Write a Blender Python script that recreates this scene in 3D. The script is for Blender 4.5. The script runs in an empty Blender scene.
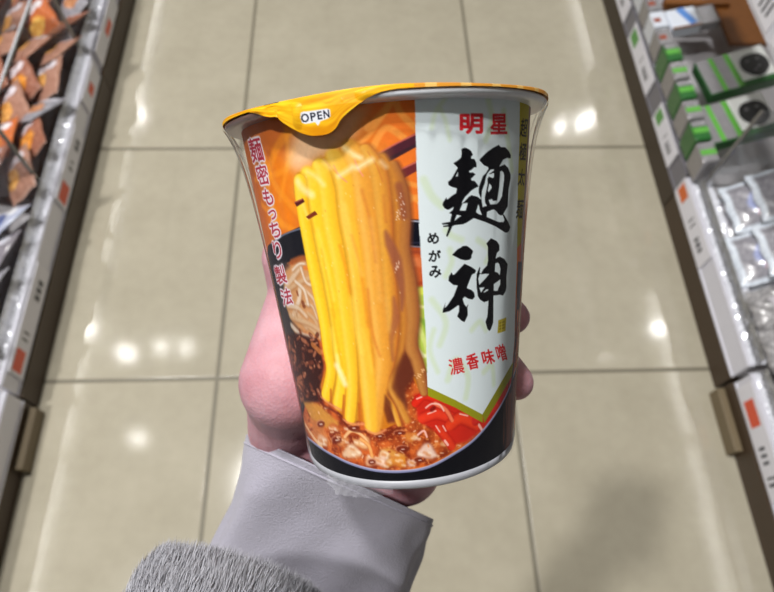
import bpy, bmesh, math, random
import numpy as np
from mathutils import Vector, Matrix
random.seed(7)
RNG = np.random.default_rng(11)
C = bpy.context.scene.collection
D = bpy.data

# ------------------------------------------------------------------ camera pose
FPX = 600.0
PITCH, YAW, ROLL, CAMZ = math.radians(62.880666), math.radians(-5.077455), math.radians(3.721514), 1.171419
def cam_axes():
    f = Vector((0, math.cos(PITCH), -math.sin(PITCH))); r = Vector((1, 0, 0)); u = Vector((0, math.sin(PITCH), math.cos(PITCH)))
    Rz = Matrix.Rotation(YAW, 3, 'Z')
    f, r, u = Rz @ f, Rz @ r, Rz @ u
    c, s = math.cos(ROLL), math.sin(ROLL)
    return c * r + s * u, -s * r + c * u, f
CR, CU, CF = cam_axes()
EYE = Vector((0, 0, CAMZ))
def ray(px, py):
    return CF + CR * ((px - 387) / FPX) - CU * ((py - 296) / FPX)
def dep(px, py, d):            # a point at distance d along the viewing axis
    return EYE + ray(px, py) * d
def onz(px, py, z):            # a point on a horizontal level
    v = ray(px, py); t = (z - CAMZ) / v.z
    return EYE + v * t
def onx(px, py, X):            # a point on an upright plane along the aisle
    v = ray(px, py); t = X / v.x
    return EYE + v * t

# ------------------------------------------------------------------ helpers
def lin(c):
    out = []
    for x in c[:3]:
        x = x / 255.0
        out.append(x / 12.92 if x <= .04045 else ((x + .055) / 1.055) ** 2.4)
    return (*out, 1.0)

def tag(o, label=None, cat=None, group=None, kind=None):
    if label: o['label'] = label
    if cat: o['category'] = cat
    if group: o['group'] = group
    if kind: o['kind'] = kind
    return o

def link(name, me, parent=None, mat=None):
    o = D.objects.new(name, me); C.objects.link(o)
    if parent is not None: o.parent = parent
    if mat is not None:
        for m in (mat if isinstance(mat, (list, tuple)) else [mat]): me.materials.append(m)
    return o

def empty(name, loc=(0, 0, 0), rz=0.0, mw=None):
    o = D.objects.new(name, None); C.objects.link(o)
    o.empty_display_size = .02
    if mw is not None: o.matrix_world = mw
    else:
        o.location = loc; o.rotation_euler = (0, 0, rz)
    return o

def mesh_from(name, verts, faces, parent=None, mat=None, smooth=False):
    me = D.meshes.new(name)
    me.from_pydata([tuple(v) for v in verts], [], [tuple(f) for f in faces])
    me.validate(); me.update()
    if smooth: me.polygons.foreach_set('use_smooth', [True] * len(me.polygons))
    return link(name, me, parent, mat)

def box(name, x0, x1, y0, y1, z0, z1, mat, parent=None, bev=0.0, seg=2):
    bm = bmesh.new(); bmesh.ops.create_cube(bm, size=1)
    for v in bm.verts:
        v.co = Vector(((x0 + x1) / 2 + v.co.x * (x1 - x0), (y0 + y1) / 2 + v.co.y * (y1 - y0), (z0 + z1) / 2 + v.co.z * (z1 - z0)))
    if bev > 0: bmesh.ops.bevel(bm, geom=bm.edges[:], offset=bev, segments=seg, affect='EDGES', profile=.5)
    me = D.meshes.new(name); bm.to_mesh(me); bm.free()
    return link(name, me, parent, mat)

def extrude_profile(name, prof, y0, y1, mat, parent=None):
    """closed profile in x,z swept along y"""
    n = len(prof); vs = [(x, y0, z) for x, z in prof] + [(x, y1, z) for x, z in prof]
    fs = [(i, (i + 1) % n, n + (i + 1) % n, n + i) for i in range(n)] + [tuple(range(n))[::-1], tuple(range(n, 2 * n))]
    o = mesh_from(name, vs, fs, parent, mat)
    bm = bmesh.new(); bm.from_mesh(o.data); bmesh.ops.recalc_face_normals(bm, faces=bm.faces[:]); bm.to_mesh(o.data); bm.free()
    return o

def grid_mesh(name, P, parent=None, mat=None, closed=False, smooth=True):
    """P: array rows x cols x 3"""
    r, c = P.shape[:2]
    me = D.meshes.new(name)
    idx = np.arange(r * c).reshape(r, c)
    if closed: idx = np.concatenate([idx, idx[:, :1]], 1)
    q = np.stack([idx[:-1, :-1], idx[:-1, 1:], idx[1:, 1:], idx[1:, :-1]], -1).reshape(-1, 4)
    me.vertices.add(r * c); me.vertices.foreach_set('co', P.reshape(-1).astype(np.float32))
    me.loops.add(len(q) * 4); me.loops.foreach_set('vertex_index', q.reshape(-1).astype(np.int32))
    me.polygons.add(len(q)); me.polygons.foreach_set('loop_start', np.arange(0, len(q) * 4, 4, dtype=np.int32))
    me.polygons.foreach_set('use_smooth', np.full(len(q), smooth))
    me.update(); me.validate()
    return link(name, me, parent, mat)

def set_colors(me, cols, name='print'):
    """cols: n x 3 sRGB 0..255"""
    c = np.clip(cols / 255.0, 0, 1)
    l = np.where(c <= .04045, c / 12.92, ((c + .055) / 1.055) ** 2.4)
    a = me.color_attributes.new(name, 'FLOAT_COLOR', 'POINT')
    a.data.foreach_set('color', np.concatenate([l, np.ones((len(l), 1))], 1).astype(np.float32).reshape(-1))

# ------------------------------------------------------------------ materials
def new_mat(name):
    m = D.materials.new(name); m.use_nodes = True
    nt = m.node_tree; b = nt.nodes['Principled BSDF']
    return m, nt, b
def simple(name, col, rough=.5, metal=0.0, noise=0.0, nscale=60.0, bump=0.0, bscale=200.0, coat=0.0, **kw):
    m, nt, b = new_mat(name)
    b.inputs['Base Color'].default_value = lin(col); b.inputs['Roughness'].default_value = rough
    b.inputs['Metallic'].default_value = metal; b.inputs['Coat Weight'].default_value = coat
    for k, v in kw.items(): b.inputs[k.replace('_', ' ')].default_value = v
    tc = nt.nodes.new('ShaderNodeTexCoord')
    n = nt.nodes.new('ShaderNodeTexNoise'); n.inputs['Scale'].default_value = nscale; n.inputs['Detail'].default_value = 4
    nt.links.new(tc.outputs['Object'], n.inputs['Vector'])
    mr = nt.nodes.new('ShaderNodeMapRange'); mr.inputs['To Min'].default_value = 1 - noise; mr.inputs['To Max'].default_value = 1 + noise
    nt.links.new(n.outputs['Fac'], mr.inputs['Value'])
    mx = nt.nodes.new('ShaderNodeVectorMath'); mx.operation = 'SCALE'; mx.inputs[0].default_value = lin(col)[:3]
    nt.links.new(mr.outputs['Result'], mx.inputs['Scale']); nt.links.new(mx.outputs['Vector'], b.inputs['Base Color'])
    if bump > 0:
        n2 = nt.nodes.new('ShaderNodeTexNoise'); n2.inputs['Scale'].default_value = bscale; n2.inputs['Detail'].default_value = 3
        nt.links.new(tc.outputs['Object'], n2.inputs['Vector'])
        bp = nt.nodes.new('ShaderNodeBump'); bp.inputs['Strength'].default_value = bump; bp.inputs['Distance'].default_value = .002
        nt.links.new(n2.outputs['Fac'], bp.inputs['Height']); nt.links.new(bp.outputs['Normal'], b.inputs['Normal'])
    return m
def clear_film(name, tint=(235, 238, 242), amount=.18, rough=.08, bump=.6, bscale=60, gloss=.25, stretch=(1, 1, 1)):
    """thin clear plastic: mostly transparent, some gloss and a little milky body"""
    m, nt, b = new_mat(name); nd = nt.nodes; L = nt.links
    out = nd['Material Output']; nd.remove(b)
    tr = nd.new('ShaderNodeBsdfTransparent'); tr.inputs[0].default_value = (1, 1, 1, 1)
    df = nd.new('ShaderNodeBsdfDiffuse'); df.inputs[0].default_value = lin(tint)
    gl = nd.new('ShaderNodeBsdfGlossy'); gl.inputs['Roughness'].default_value = rough; gl.inputs[0].default_value = (1, 1, 1, 1)
    tc = nd.new('ShaderNodeTexCoord'); mp = nd.new('ShaderNodeMapping'); mp.inputs['Scale'].default_value = stretch
    n = nd.new('ShaderNodeTexNoise'); n.inputs['Scale'].default_value = bscale; n.inputs['Detail'].default_value = 3
    L.new(tc.outputs['Object'], mp.inputs[0]); L.new(mp.outputs[0], n.inputs['Vector'])
    bp = nd.new('ShaderNodeBump'); bp.inputs['Strength'].default_value = bump; bp.inputs['Distance'].default_value = .002
    L.new(n.outputs['Fac'], bp.inputs['Height'])
    L.new(bp.outputs[0], gl.inputs['Normal'])
    lw = nd.new('ShaderNodeLayerWeight'); lw.inputs['Blend'].default_value = gloss
    L.new(bp.outputs[0], lw.inputs['Normal'])
    lw2 = nd.new('ShaderNodeLayerWeight'); lw2.inputs['Blend'].default_value = amount
    m1 = nd.new('ShaderNodeMixShader'); m2 = nd.new('ShaderNodeMixShader')
    L.new(lw2.outputs['Facing'], m1.inputs[0]); L.new(tr.outputs[0], m1.inputs[1]); L.new(df.outputs[0], m1.inputs[2])
    L.new(lw.outputs['Fresnel'], m2.inputs[0]); L.new(m1.outputs[0], m2.inputs[1]); L.new(gl.outputs[0], m2.inputs[2])
    L.new(m2.outputs[0], out.inputs[0])
    return m
def printed(name, rough=.35, coat=.3, attr='print', bump=0.0):
    m, nt, b = new_mat(name)
    a = nt.nodes.new('ShaderNodeVertexColor'); a.layer_name = attr
    nt.links.new(a.outputs['Color'], b.inputs['Base Color'])
    b.inputs['Roughness'].default_value = rough; b.inputs['Coat Weight'].default_value = coat; b.inputs['Coat Roughness'].default_value = .12
    if bump > 0:
        n2 = nt.nodes.new('ShaderNodeTexNoise'); n2.inputs['Scale'].default_value = 140
        tc = nt.nodes.new('ShaderNodeTexCoord'); nt.links.new(tc.outputs['Object'], n2.inputs['Vector'])
        bp = nt.nodes.new('ShaderNodeBump'); bp.inputs['Strength'].default_value = bump; bp.inputs['Distance'].default_value = .001
        nt.links.new(n2.outputs['Fac'], bp.inputs['Height']); nt.links.new(bp.outputs['Normal'], b.inputs['Normal'])
    return m
# ------------------------------------------------------------------ the cup: shape and its printed label
_ax = CR * -0.08229484 + CU * 0.98472297 - CF * 0.15345436
CUP_AX = _ax.normalized()
CUP_O = EYE + CR * .00807 + CU * -.04895 + CF * .2005
CUP_H = .10526
_n = (EYE - CUP_O); _n = (_n - CUP_AX * _n.dot(CUP_AX)).normalized()
CUP_N = _n; CUP_R = CUP_AX.cross(CUP_N)
CUP_M = Matrix((( *CUP_R, 0), ( *(-CUP_N), 0), ( *CUP_AX, 0), (0, 0, 0, 1))).transposed()
CUP_M.translation = CUP_O
CUP_INV = CUP_M.inverted()
RB, RT = .0331, .0437                       # wall radius at the foot and under the rim
def wall_r(z): return RB + (RT - RB) * z / CUP_H
def cyl(th, r, z): return Vector((r * math.sin(th), -r * math.cos(th), z))
_eye_l = np.array(CUP_INV @ EYE); _R3 = np.array(CUP_INV.to_3x3())
_cr, _cu, _cf = np.array(CR), np.array(CU), np.array(CF)
def unwrap(pts, extra=0.0, cylr=None):
    """where a sight line meets the cup wall -> (angle, height)"""
    pts = np.asarray(pts, float)
    d = _cf[None] + _cr[None] * ((pts[:, :1] - 387) / FPX) - _cu[None] * ((pts[:, 1:2] - 296) / FPX)
    d = d @ _R3.T; o = _eye_l
    k = 0.0 if cylr else (RT - RB) / CUP_H; r0 = (cylr if cylr else RB) + extra
    a = d[:, 0] ** 2 + d[:, 1] ** 2 - (k * d[:, 2]) ** 2
    b = o[0] * d[:, 0] + o[1] * d[:, 1] - k * d[:, 2] * (r0 + k * o[2])
    c = o[0] ** 2 + o[1] ** 2 - (r0 + k * o[2]) ** 2
    q = np.maximum(b * b - a * c, 0)
    t = (-b - np.sqrt(q)) / a
    p = o[None] + d * t[:, None]
    return np.stack([np.arctan2(p[:, 0], -p[:, 1]), p[:, 2]], 1)

S = .0001                                    # label canvas: 0.1 mm per cell
UR = .040                                    # angle -> length along the label
TH_MAX = math.radians(100)
CW, CH = int(2 * TH_MAX * UR / S), int(CUP_H / S)
class Art: pass
A = Art(); A.img = np.zeros((CH, CW, 3)); A.img[:] = (215, 120, 40)
def dens(p, closed=True, step=3.0):
    p = np.asarray(p, float); out = []
    n = len(p)
    for i in range(n if closed else n - 1):
        a, b = p[i], p[(i + 1) % n]; k = max(1, int(np.hypot(*(b - a)) / step))
        for j in range(k): out.append(a + (b - a) * j / k)
    if not closed: out.append(p[-1])
    return np.array(out)
def smooth_pts(p, closed=True, k=4):
    p = np.asarray(p, float); n = len(p); out = []
    rng = range(n if closed else n - 1)
    for i in rng:
        if closed: a, b, c, d = p[i - 1], p[i], p[(i + 1) % n], p[(i + 2) % n]
        else: a, b, c, d = p[max(i - 1, 0)], p[i], p[i + 1], p[min(i + 2, n - 1)]
        for j in range(k):
            t = j / k
            out.append(.5 * ((2 * b) + (-a + c) * t + (2 * a - 5 * b + 4 * c - d) * t * t + (-a + 3 * b - 3 * c + d) * t ** 3))
    if not closed: out.append(p[-1])
    return np.array(out)
def to_canvas(p):
    uv = unwrap(p)
    return np.stack([(uv[:, 0] + TH_MAX) * UR / S, (CUP_H - uv[:, 1]) / S], 1)
def fill_mask(q, ss=2):
    """anti-aliased even-odd fill of polygon(s) in canvas cells -> (y0,x0,mask)"""
    polys = q if isinstance(q, list) else [q]
    allp = np.concatenate(polys)
    x0, y0 = np.floor(allp.min(0)).astype(int) - 1; x1, y1 = np.ceil(allp.max(0)).astype(int) + 2
    x0, y0 = max(x0, 0), max(y0, 0); x1, y1 = min(x1, CW), min(y1, CH)
    if x1 <= x0 or y1 <= y0: return None
    w, h = (x1 - x0), (y1 - y0)
    M = np.zeros((h * ss, w * ss + 1), np.int32)
    for P in polys:
        a = P; b = np.roll(P, -1, 0)
        for k in range(h * ss):
            y = y0 + (k + .5) / ss
            c = (a[:, 1] <= y) != (b[:, 1] <= y)
            if not c.any(): continue
            aa, bb = a[c], b[c]
            xs = aa[:, 0] + (y - aa[:, 1]) / (bb[:, 1] - aa[:, 1]) * (bb[:, 0] - aa[:, 0])
            ix = np.clip(np.round((xs - x0) * ss), 0, w * ss).astype(int)
            np.add.at(M[k], ix, 1)
    F = (np.cumsum(M, 1)[:, :-1] % 2).astype(float)
    F = F.reshape(h, ss, w, ss).mean((1, 3))
    return y0, x0, F
def blur(F, r):
    r = int(round(r))
    if r < 1: return F
    for ax in (0, 1):
        for _ in range(2):
            P = np.pad(F, [(r + 1, r) if i == ax else (0, 0) for i in (0, 1)], mode='edge')
            c = np.cumsum(P, ax)
            F = (np.take(c, np.arange(2 * r + 1, c.shape[ax]), ax) - np.take(c, np.arange(0, c.shape[ax] - 2 * r - 1), ax)) / (2 * r + 1)
    return F
def comp(y0, x0, F, col, alpha=1.0):
    h, w = F.shape; R_ = A.img[y0:y0 + h, x0:x0 + w]
    col = np.asarray(col, float)
    R_ += (col - R_) * (F * alpha)[..., None]
def poly(pts, col, alpha=1.0, feather=0, sm=False):
    q = to_canvas(dens(smooth_pts(pts) if sm else pts))
    pad = int(feather * 2 + 2)
    r = fill_mask(q)
    if r is None: return
    y0, x0, F = r
    if feather:
        ya, xa = max(y0 - pad, 0), max(x0 - pad, 0)
        yb, xb = min(y0 + F.shape[0] + pad, CH), min(x0 + F.shape[1] + pad, CW)
        G = np.zeros((yb - ya, xb - xa)); G[y0 - ya:y0 - ya + F.shape[0], x0 - xa:x0 - xa + F.shape[1]] = F
        y0, x0, F = ya, xa, blur(G, feather)
    comp(y0, x0, F, col, alpha)
def polys_even_odd(list_pts, col):
    r = fill_mask([to_canvas(dens(p)) for p in list_pts], 3)
    if r: comp(*r, col)
PX = 2.75                                     # canvas cells per photo pixel, near the middle
def local_scale(x, y):
    q = to_canvas(np.array([[x, y], [x + 1, y], [x - 1, y], [x, y + 1]])); a = abs(q[1, 0] - q[2, 0]) / 2; b = abs(q[3, 1] - q[0, 1])
    return min(math.sqrt(max(a, .5) * max(b, .5)), 7.0)
def stroke(pts, wid, col, alpha=1.0, edge=None, shade=0.0, asym=False, soft=1.2, hl=None, clip=None):
    """soft round stroke; wid in photo pixels (number or list); edge colour and tube shading across"""
    p = smooth_pts(pts, False, 6); q = to_canvas(p)
    w = np.interp(np.linspace(0, 1, len(q)), np.linspace(0, 1, len(pts)), np.atleast_1d(wid) if np.ndim(wid) else [wid] * len(pts)) * local_scale(*pts[len(pts) // 2]) / 2
    m = w.max() + 3 * soft + 2
    x0, y0 = np.maximum(np.floor(q.min(0) - m).astype(int), 0); x1 = min(int(q[:, 0].max() + m), CW); y1 = min(int(q[:, 1].max() + m), CH)
    if x1 <= x0 or y1 <= y0: return
    gx, gy = np.meshgrid(np.arange(x0, x1) + .5, np.arange(y0, y1) + .5)
    best = np.full(gx.shape, 1e9); T = np.zeros(gx.shape); SD = np.zeros(gx.shape)
    for i in range(len(q) - 1):
        a, b = q[i], q[i + 1]; d = b - a; L2 = d @ d + 1e-9
        t = np.clip(((gx - a[0]) * d[0] + (gy - a[1]) * d[1]) / L2, 0, 1)
        dx, dy = gx - a[0] - t * d[0], gy - a[1] - t * d[1]
        r = w[i] + (w[i + 1] - w[i]) * t
        ds = np.hypot(dx, dy) - r
        k = ds < best
        best = np.where(k, ds, best); T = np.where(k, (dx * d[1] - dy * d[0]) / math.sqrt(L2) / np.maximum(r, .5), T)
    F = np.clip(.5 - best / (2 * soft), 0, 1)
    if clip is not None: F = F * clip[y0:y1, x0:x1]
    col = np.asarray(col, float); img = np.broadcast_to(col, F.shape + (3,)).copy()
    T = np.clip(T, -1, 1)
    if edge is not None:
        e = (np.clip((T + .1) / 1.1, 0, 1) ** 2.2 + .35 * np.clip((-T - .6) / .4, 0, 1)) if asym else np.clip(np.abs(T), 0, 1) ** 2.5
        img += (np.asarray(edge, float) - img) * e[..., None] * .9
    if hl is not None:
        e = np.exp(-((T + .35) / .4) ** 2)
        img += (np.asarray(hl, float) - img) * e[..., None] * .4
    R_ = A.img[y0:y1, x0:x1]; R_ += (img - R_) * (F * alpha)[..., None]
def noise2(h, w, cell, oct=3, seed=0):
    g = np.random.default_rng(seed); out = np.zeros((h, w)); amp = 1; tot = 0
    for o in range(oct):
        c = max(cell / 2 ** o, 1.5); nh, nw = int(h / c) + 3, int(w / c) + 3
        G = g.random((nh, nw))
        yy, xx = np.arange(h) / c, np.arange(w) / c
        iy, ix = yy.astype(int), xx.astype(int); fy, fx = (yy - iy)[:, None], (xx - ix)[None]
        fy, fx = fy * fy * (3 - 2 * fy), fx * fx * (3 - 2 * fx)
        v = (G[iy][:, ix] * (1 - fy) * (1 - fx) + G[iy + 1][:, ix] * fy * (1 - fx) + G[iy][:, ix + 1] * (1 - fy) * fx + G[iy + 1][:, ix + 1] * fy * fx)
        out += v * amp; tot += amp; amp *= .55
    return out / tot
def full_mask(pts, feather=0):
    M = np.zeros((CH, CW)); r = fill_mask(to_canvas(dens(pts)))
    if r: y0, x0, F = r; M[y0:y0 + F.shape[0], x0:x0 + F.shape[1]] = F
    return blur(M, feather) if feather else M
def blend(M, col):
    A.img[:] += (np.asarray(col, float) - A.img) * M[..., None]

def glyph_polys(ch, weight=0.0):
    cu = D.curves.new('g', 'FONT'); cu.body = ch; cu.offset = weight; cu.resolution_u = 3; cu.fill_mode = 'FRONT'
    o = D.objects.new('g', cu); C.objects.link(o)
    bpy.context.view_layer.update()
    dg = bpy.context.evaluated_depsgraph_get(); ev = o.evaluated_get(dg); me = ev.to_mesh()
    V = np.array([v.co[:2] for v in me.vertices]); F = [list(p.vertices) for p in me.polygons]
    ev.to_mesh_clear(); D.objects.remove(o); D.curves.remove(cu)
    return V, F
def dilate(M, r):
    r = int(round(r)); out = M.copy()
    for dy in range(-r, r + 1):
        for dx in range(-r, r + 1):
            if dx * dx + dy * dy <= r * r + 1 and (dx or dy): out |= np.roll(np.roll(M, dy, 0), dx, 1)
    return out
def glyph(ch, cx, cy, w, h, col, weight=0.02, tilt=0.0, skew=0.0, outline=None, ow=0):
    """one written character, centred in the photo frame at cx,cy; tilt in degrees (clockwise)"""
    V, F = glyph_polys(ch, 0.0); gw = weight * w; w -= 2 * gw; h -= 2 * gw
    mn, mx = V.min(0), V.max(0); N = (V - (mn + mx) / 2) / (mx - mn)
    x, y = N[:, 0] * w, -N[:, 1] * h
    x = x + skew * y
    a = math.radians(tilt); X = cx + x * math.cos(a) - y * math.sin(a); Y = cy + x * math.sin(a) + y * math.cos(a)
    q = to_canvas(np.stack([X, Y], 1))
    x0, y0 = np.floor(q.min(0)).astype(int) - 12; x1, y1 = np.ceil(q.max(0)).astype(int) + 12
    x0, y0 = max(x0, 0), max(y0, 0); x1, y1 = min(x1, CW), min(y1, CH)
    ss = 3; M = np.zeros(((y1 - y0) * ss, (x1 - x0) * ss), bool)
    for f in F:
        p = (q[f] - (x0, y0)) * ss
        ax, ay = np.floor(p.min(0)).astype(int); bx, by = np.ceil(p.max(0)).astype(int) + 1
        ax, ay = max(ax, 0), max(ay, 0)
        for k in range(ay, min(by, M.shape[0])):
            yy = k + .5; a_ = p; b_ = np.roll(p, -1, 0)
            c = (a_[:, 1] <= yy) != (b_[:, 1] <= yy)
            if not c.any(): continue
            xs = np.sort(a_[c][:, 0] + (yy - a_[c][:, 1]) / (b_[c][:, 1] - a_[c][:, 1]) * (b_[c][:, 0] - a_[c][:, 0]))
            for j in range(0, len(xs) - 1, 2):
                M[k, max(int(round(xs[j])), 0):max(int(round(xs[j + 1])), 0)] = True
    M = dilate(M, gw * PX * ss)
    G = M.reshape(y1 - y0, ss, x1 - x0, ss).mean((1, 3))
    if outline is not None:
        comp(y0, x0, np.clip(blur(G, ow) * 5.5, 0, 1), outline)
    comp(y0, x0, G, col)
# ---- backdrop of the print: orange with a pale watermark pattern, steam, the black bowl
gy, gx = np.mgrid[0:CH, 0:CW]
n_big = noise2(CH, CW, 90, 3, 1); n_mid = noise2(CH, CW, 26, 3, 2); n_fine = noise2(CH, CW, 7, 2, 3)
A.img[:] = (222, 116, 32)
poly([(225, 90), (305, 90), (300, 180), (285, 240), (225, 260)], (196, 100, 38), .8, 30)
poly([(272, 150), (300, 170), (296, 235), (268, 225)], (238, 128, 12), .8, 18)
poly([(345, 95), (430, 90), (425, 250), (390, 250), (380, 140)], (236, 118, 40), .9, 14)
for pts, w in (([(368, 128), (384, 112), (396, 95)], 8), ([(396, 97), (400, 112), (418, 130)], 7), ([(374, 146), (386, 128), (404, 138)], 7),
               ([(352, 150), (372, 132), (392, 100)], 5), ([(404, 206), (414, 198), (420, 197)], 5), ([(401, 182), (418, 186)], 5), ([(404, 190), (422, 205)], 4)):
    stroke(pts, w, (246, 160, 70), .75, soft=3)
for pts, w in (([(262, 150), (275, 185), (300, 215)], 6), ([(300, 120), (276, 150), (268, 190), (282, 225)], 6), ([(255, 180), (285, 170), (294, 150)], 5),
               ([(262, 205), (280, 222), (296, 232)], 5), ([(285, 120), (288, 160), (280, 200)], 5)):
    stroke(pts, w, (244, 150, 34), .6, soft=5)
for pts, fe, al in (([(298, 118), (345, 104), (372, 104), (352, 140), (325, 156), (298, 174), (286, 165), (292, 140)], 16, .85),
                    ([(305, 130), (350, 112), (345, 138), (318, 152), (298, 165)], 14, .6)):
    poly(pts, (240, 200, 158), al, fe)
A.img *= (1 + (n_big - .5) * .12)[..., None]
# ---- bowl interior / soup
soup_pts = [(262, 262), (300, 250), (420, 240), (520, 300), (520, 380), (508, 395), (492, 421), (470, 443), (450, 454), (430, 465), (405, 470), (385, 470.5), (365, 468), (345, 461), (330, 453), (315, 444), (303, 433), (290, 400), (270, 330)]
M = full_mask(soup_pts, 2)
t = np.clip((n_mid - .32) / .36, 0, 1)[..., None]
soup = np.array((132, 46, 20)) * (1 - t) + np.array((208, 98, 40)) * t
t2 = np.clip((n_fine - .62) / .12, 0, 1)[..., None] * .55
soup = soup * (1 - t2) + np.array((236, 160, 92)) * t2
A.img += (soup - A.img) * M[..., None]
# bowl: black rim band behind the noodles, left side wall, bottom wall
poly([(268, 246), (280, 236), (300, 227), (312, 226), (314, 256), (300, 258), (287, 263), (282, 272), (288, 300), (300, 360), (306, 400), (300, 432), (288, 420), (262, 330)], (16, 17, 26), 1, 1)
poly([(276, 262), (290, 262), (298, 300), (306, 350), (316, 400), (300, 410), (288, 360)], (70, 60, 58), .7, 5)
stroke([(271, 244), (284, 235), (300, 229), (312, 227)], 1.4, (110, 118, 140), .9)
poly([(400, 219), (424, 220), (425, 247), (400, 245)], (14, 16, 28), 1, 1)
stroke([(402, 220.5), (424, 222)], 1.6, (168, 172, 190)); stroke([(404, 246), (425, 247.5)], 1.6, (120, 112, 124))
stroke([(404, 243), (425, 243)], 2, (40, 40, 60), .8)
# ---- right of the noodles: orange slice and cabbage
poly([(404, 249), (426, 250), (427, 288), (408, 285)], (202, 92, 44), 1, 3)
stroke([(405, 268), (416, 262), (428, 266)], 9, (222, 122, 70), .9, soft=4)
stroke([(405, 280), (418, 284), (428, 280)], 4, (170, 60, 30), .8, soft=3)
stroke([(406, 254), (418, 252), (428, 256)], 4, (150, 60, 34), .8, soft=3)
poly([(411, 288), (428, 286), (430, 388), (421, 380), (418, 350)], (176, 200, 78), 1, 3)
for pts, w, c in (([(413, 296), (420, 292), (430, 291)], 7, (222, 230, 90)), ([(414, 318), (424, 322), (430, 334)], 5, (130, 170, 60)),
                  ([(420, 330), (426, 345), (429, 362)], 5, (216, 228, 130)), ([(416, 306), (430, 308)], 3, (236, 240, 170)),
                  ([(418, 350), (424, 356), (430, 354)], 4, (238, 240, 190)), ([(422, 366), (428, 378)], 4, (60, 66, 40))):
    stroke(pts, w, c, .9, soft=3)
# ---- bean sprouts / onion on the left
poly([(284, 272), (300, 258), (314, 260), (322, 320), (318, 338), (300, 330), (290, 318), (284, 300)], (206, 148, 96), 1, 5)
sprouts = [([(287, 286), (294, 276), (300, 267)], 5), ([(288, 290), (300, 282), (313, 277)], 4), ([(301, 268), (306, 282), (314, 286)], 3.5),
           ([(290, 297), (296, 312), (306, 326)], 5), ([(291, 316), (304, 322), (316, 332)], 5.5), ([(300, 289), (299, 300), (294, 314)], 5),
           ([(305, 290), (314, 300), (318, 314)], 4), ([(309, 314), (316, 322), (320, 338)], 4), ([(292, 326), (300, 334), (312, 338)], 4.5),
           ([(303, 304), (312, 306), (317, 318)], 3)]
sprouts += [([(286, 296), (292, 304), (296, 318)], 4), ([(296, 282), (304, 290), (308, 304)], 4), ([(288, 306), (298, 308), (306, 316)], 4), ([(298, 320), (310, 324), (319, 330)], 4), ([(293, 270), (299, 264), (304, 264)], 3)]
for i, (pts, w) in enumerate(sprouts):
    stroke([(x + .6, y + 1.2) for x, y in pts], w * 1.0, (140, 82, 44), .45, soft=4)
    stroke(pts, w * 1.1, [(232, 210, 184), (218, 184, 146), (242, 230, 214)][i % 3], .75, edge=(206, 156, 108), soft=5)
for x, y, r in ((303, 303, 4), (297, 292, 2), (311, 262, 4), (300, 331, 3)):
    stroke([(x, y), (x + 1, y + 3)], r, (120, 52, 22), .8, soft=3)
stroke([(292, 262), (304, 258), (312, 262)], 5, (160, 84, 40), .9, soft=4); stroke([(305, 268), (314, 270)], 4, (226, 126, 50), .9, soft=3)
# ---- minced meat
g = np.random.default_rng(5)
poly([(286, 334), (300, 334), (318, 340), (324, 366), (320, 388), (322, 402), (302, 402), (292, 370)], (58, 24, 18), 1, 4)
for k in range(74):
    v = g.random(); x = 287 + g.random() * 34 + (k % 2) * 1.5; y = 335 + g.random() * 62
    x = min(x, 321 - max(0, 360 - y) * .12); x = max(x, 286 + (y - 335) * .26)
    c = [(142, 78, 52), (112, 54, 36), (172, 104, 74), (88, 42, 30)][g.integers(4)]
    r = 2.0 + g.random() * 2.6
    stroke([(x, y), (x + g.normal() * 1.5, y + g.normal() * 2)], r, c, .9, edge=(54, 22, 16), soft=1.6)
    if g.random() < .4: stroke([(x - .4, y - .8), (x + .3, y - .6)], .5, (214, 168, 142), .8)
stroke([(313, 345), (320, 352)], 5, (200, 120, 60), .8, soft=3)
# ---- pieces in the broth
poly([(303, 402), (318, 404), (340, 424), (330, 430), (312, 420)], (214, 150, 62), .9, 5)
poly([(306, 416), (322, 424), (332, 446), (322, 446), (310, 432)], (214, 130, 70), .8, 5)
for x, y, rx, ry, c in ((352, 452, 9, 7, (240, 206, 168)), (363, 443, 8, 6, (238, 186, 128)), (342, 441, 7, 5, (220, 140, 80)), (372, 461, 7, 5, (236, 190, 150)),
                        (391, 458, 13, 9, (226, 158, 70)), (384, 455, 5, 4, (246, 214, 176)), (400, 462, 8, 5, (224, 140, 44)), (427, 452, 9, 7.5, (244, 214, 196)),
                        (411, 437, 7, 4.5, (226, 140, 60)), (382, 462, 5, 5, (242, 204, 180)), (322, 441, 5, 6, (236, 186, 150)), (333, 428, 6, 4, (206, 110, 56)),
                        (350, 430, 6, 4, (196, 92, 40)), (411, 463, 4, 3, (240, 210, 200)), (446, 443, 5, 4, (220, 120, 50)), (470, 436, 6, 4, (200, 90, 40))):
    a = np.linspace(0, 2 * np.pi, 14, endpoint=False); wob = 1 + .18 * np.sin(a * 3 + x)
    poly(np.stack([x + rx * wob * np.cos(a) + .6, y + ry * wob * np.sin(a) + 1.2], 1), (120, 40, 18), .5, 4, True)
    poly(np.stack([x + rx * wob * np.cos(a), y + ry * wob * np.sin(a)], 1), c, .88, 4, True)
    for k in range(5):
        dx, dy = g.normal(0, rx * .4), g.normal(0, ry * .4)
        stroke([(x + dx, y + dy), (x + dx + 2.4, y + dy + .8)], 2.2, (252, 236, 214) if k < 3 else (206, 120, 60), .6, soft=4)
stroke([(345, 437), (352, 431), (364, 437), (371, 450)], 3.2, (244, 196, 140), .9, edge=(216, 140, 80)); stroke([(305, 424), (314, 438), (322, 448)], 2.4, (240, 196, 150), .9)
stroke([(362, 440), (369, 446), (372, 456)], 4, (238, 170, 96), .9, edge=(206, 110, 50))
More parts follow.
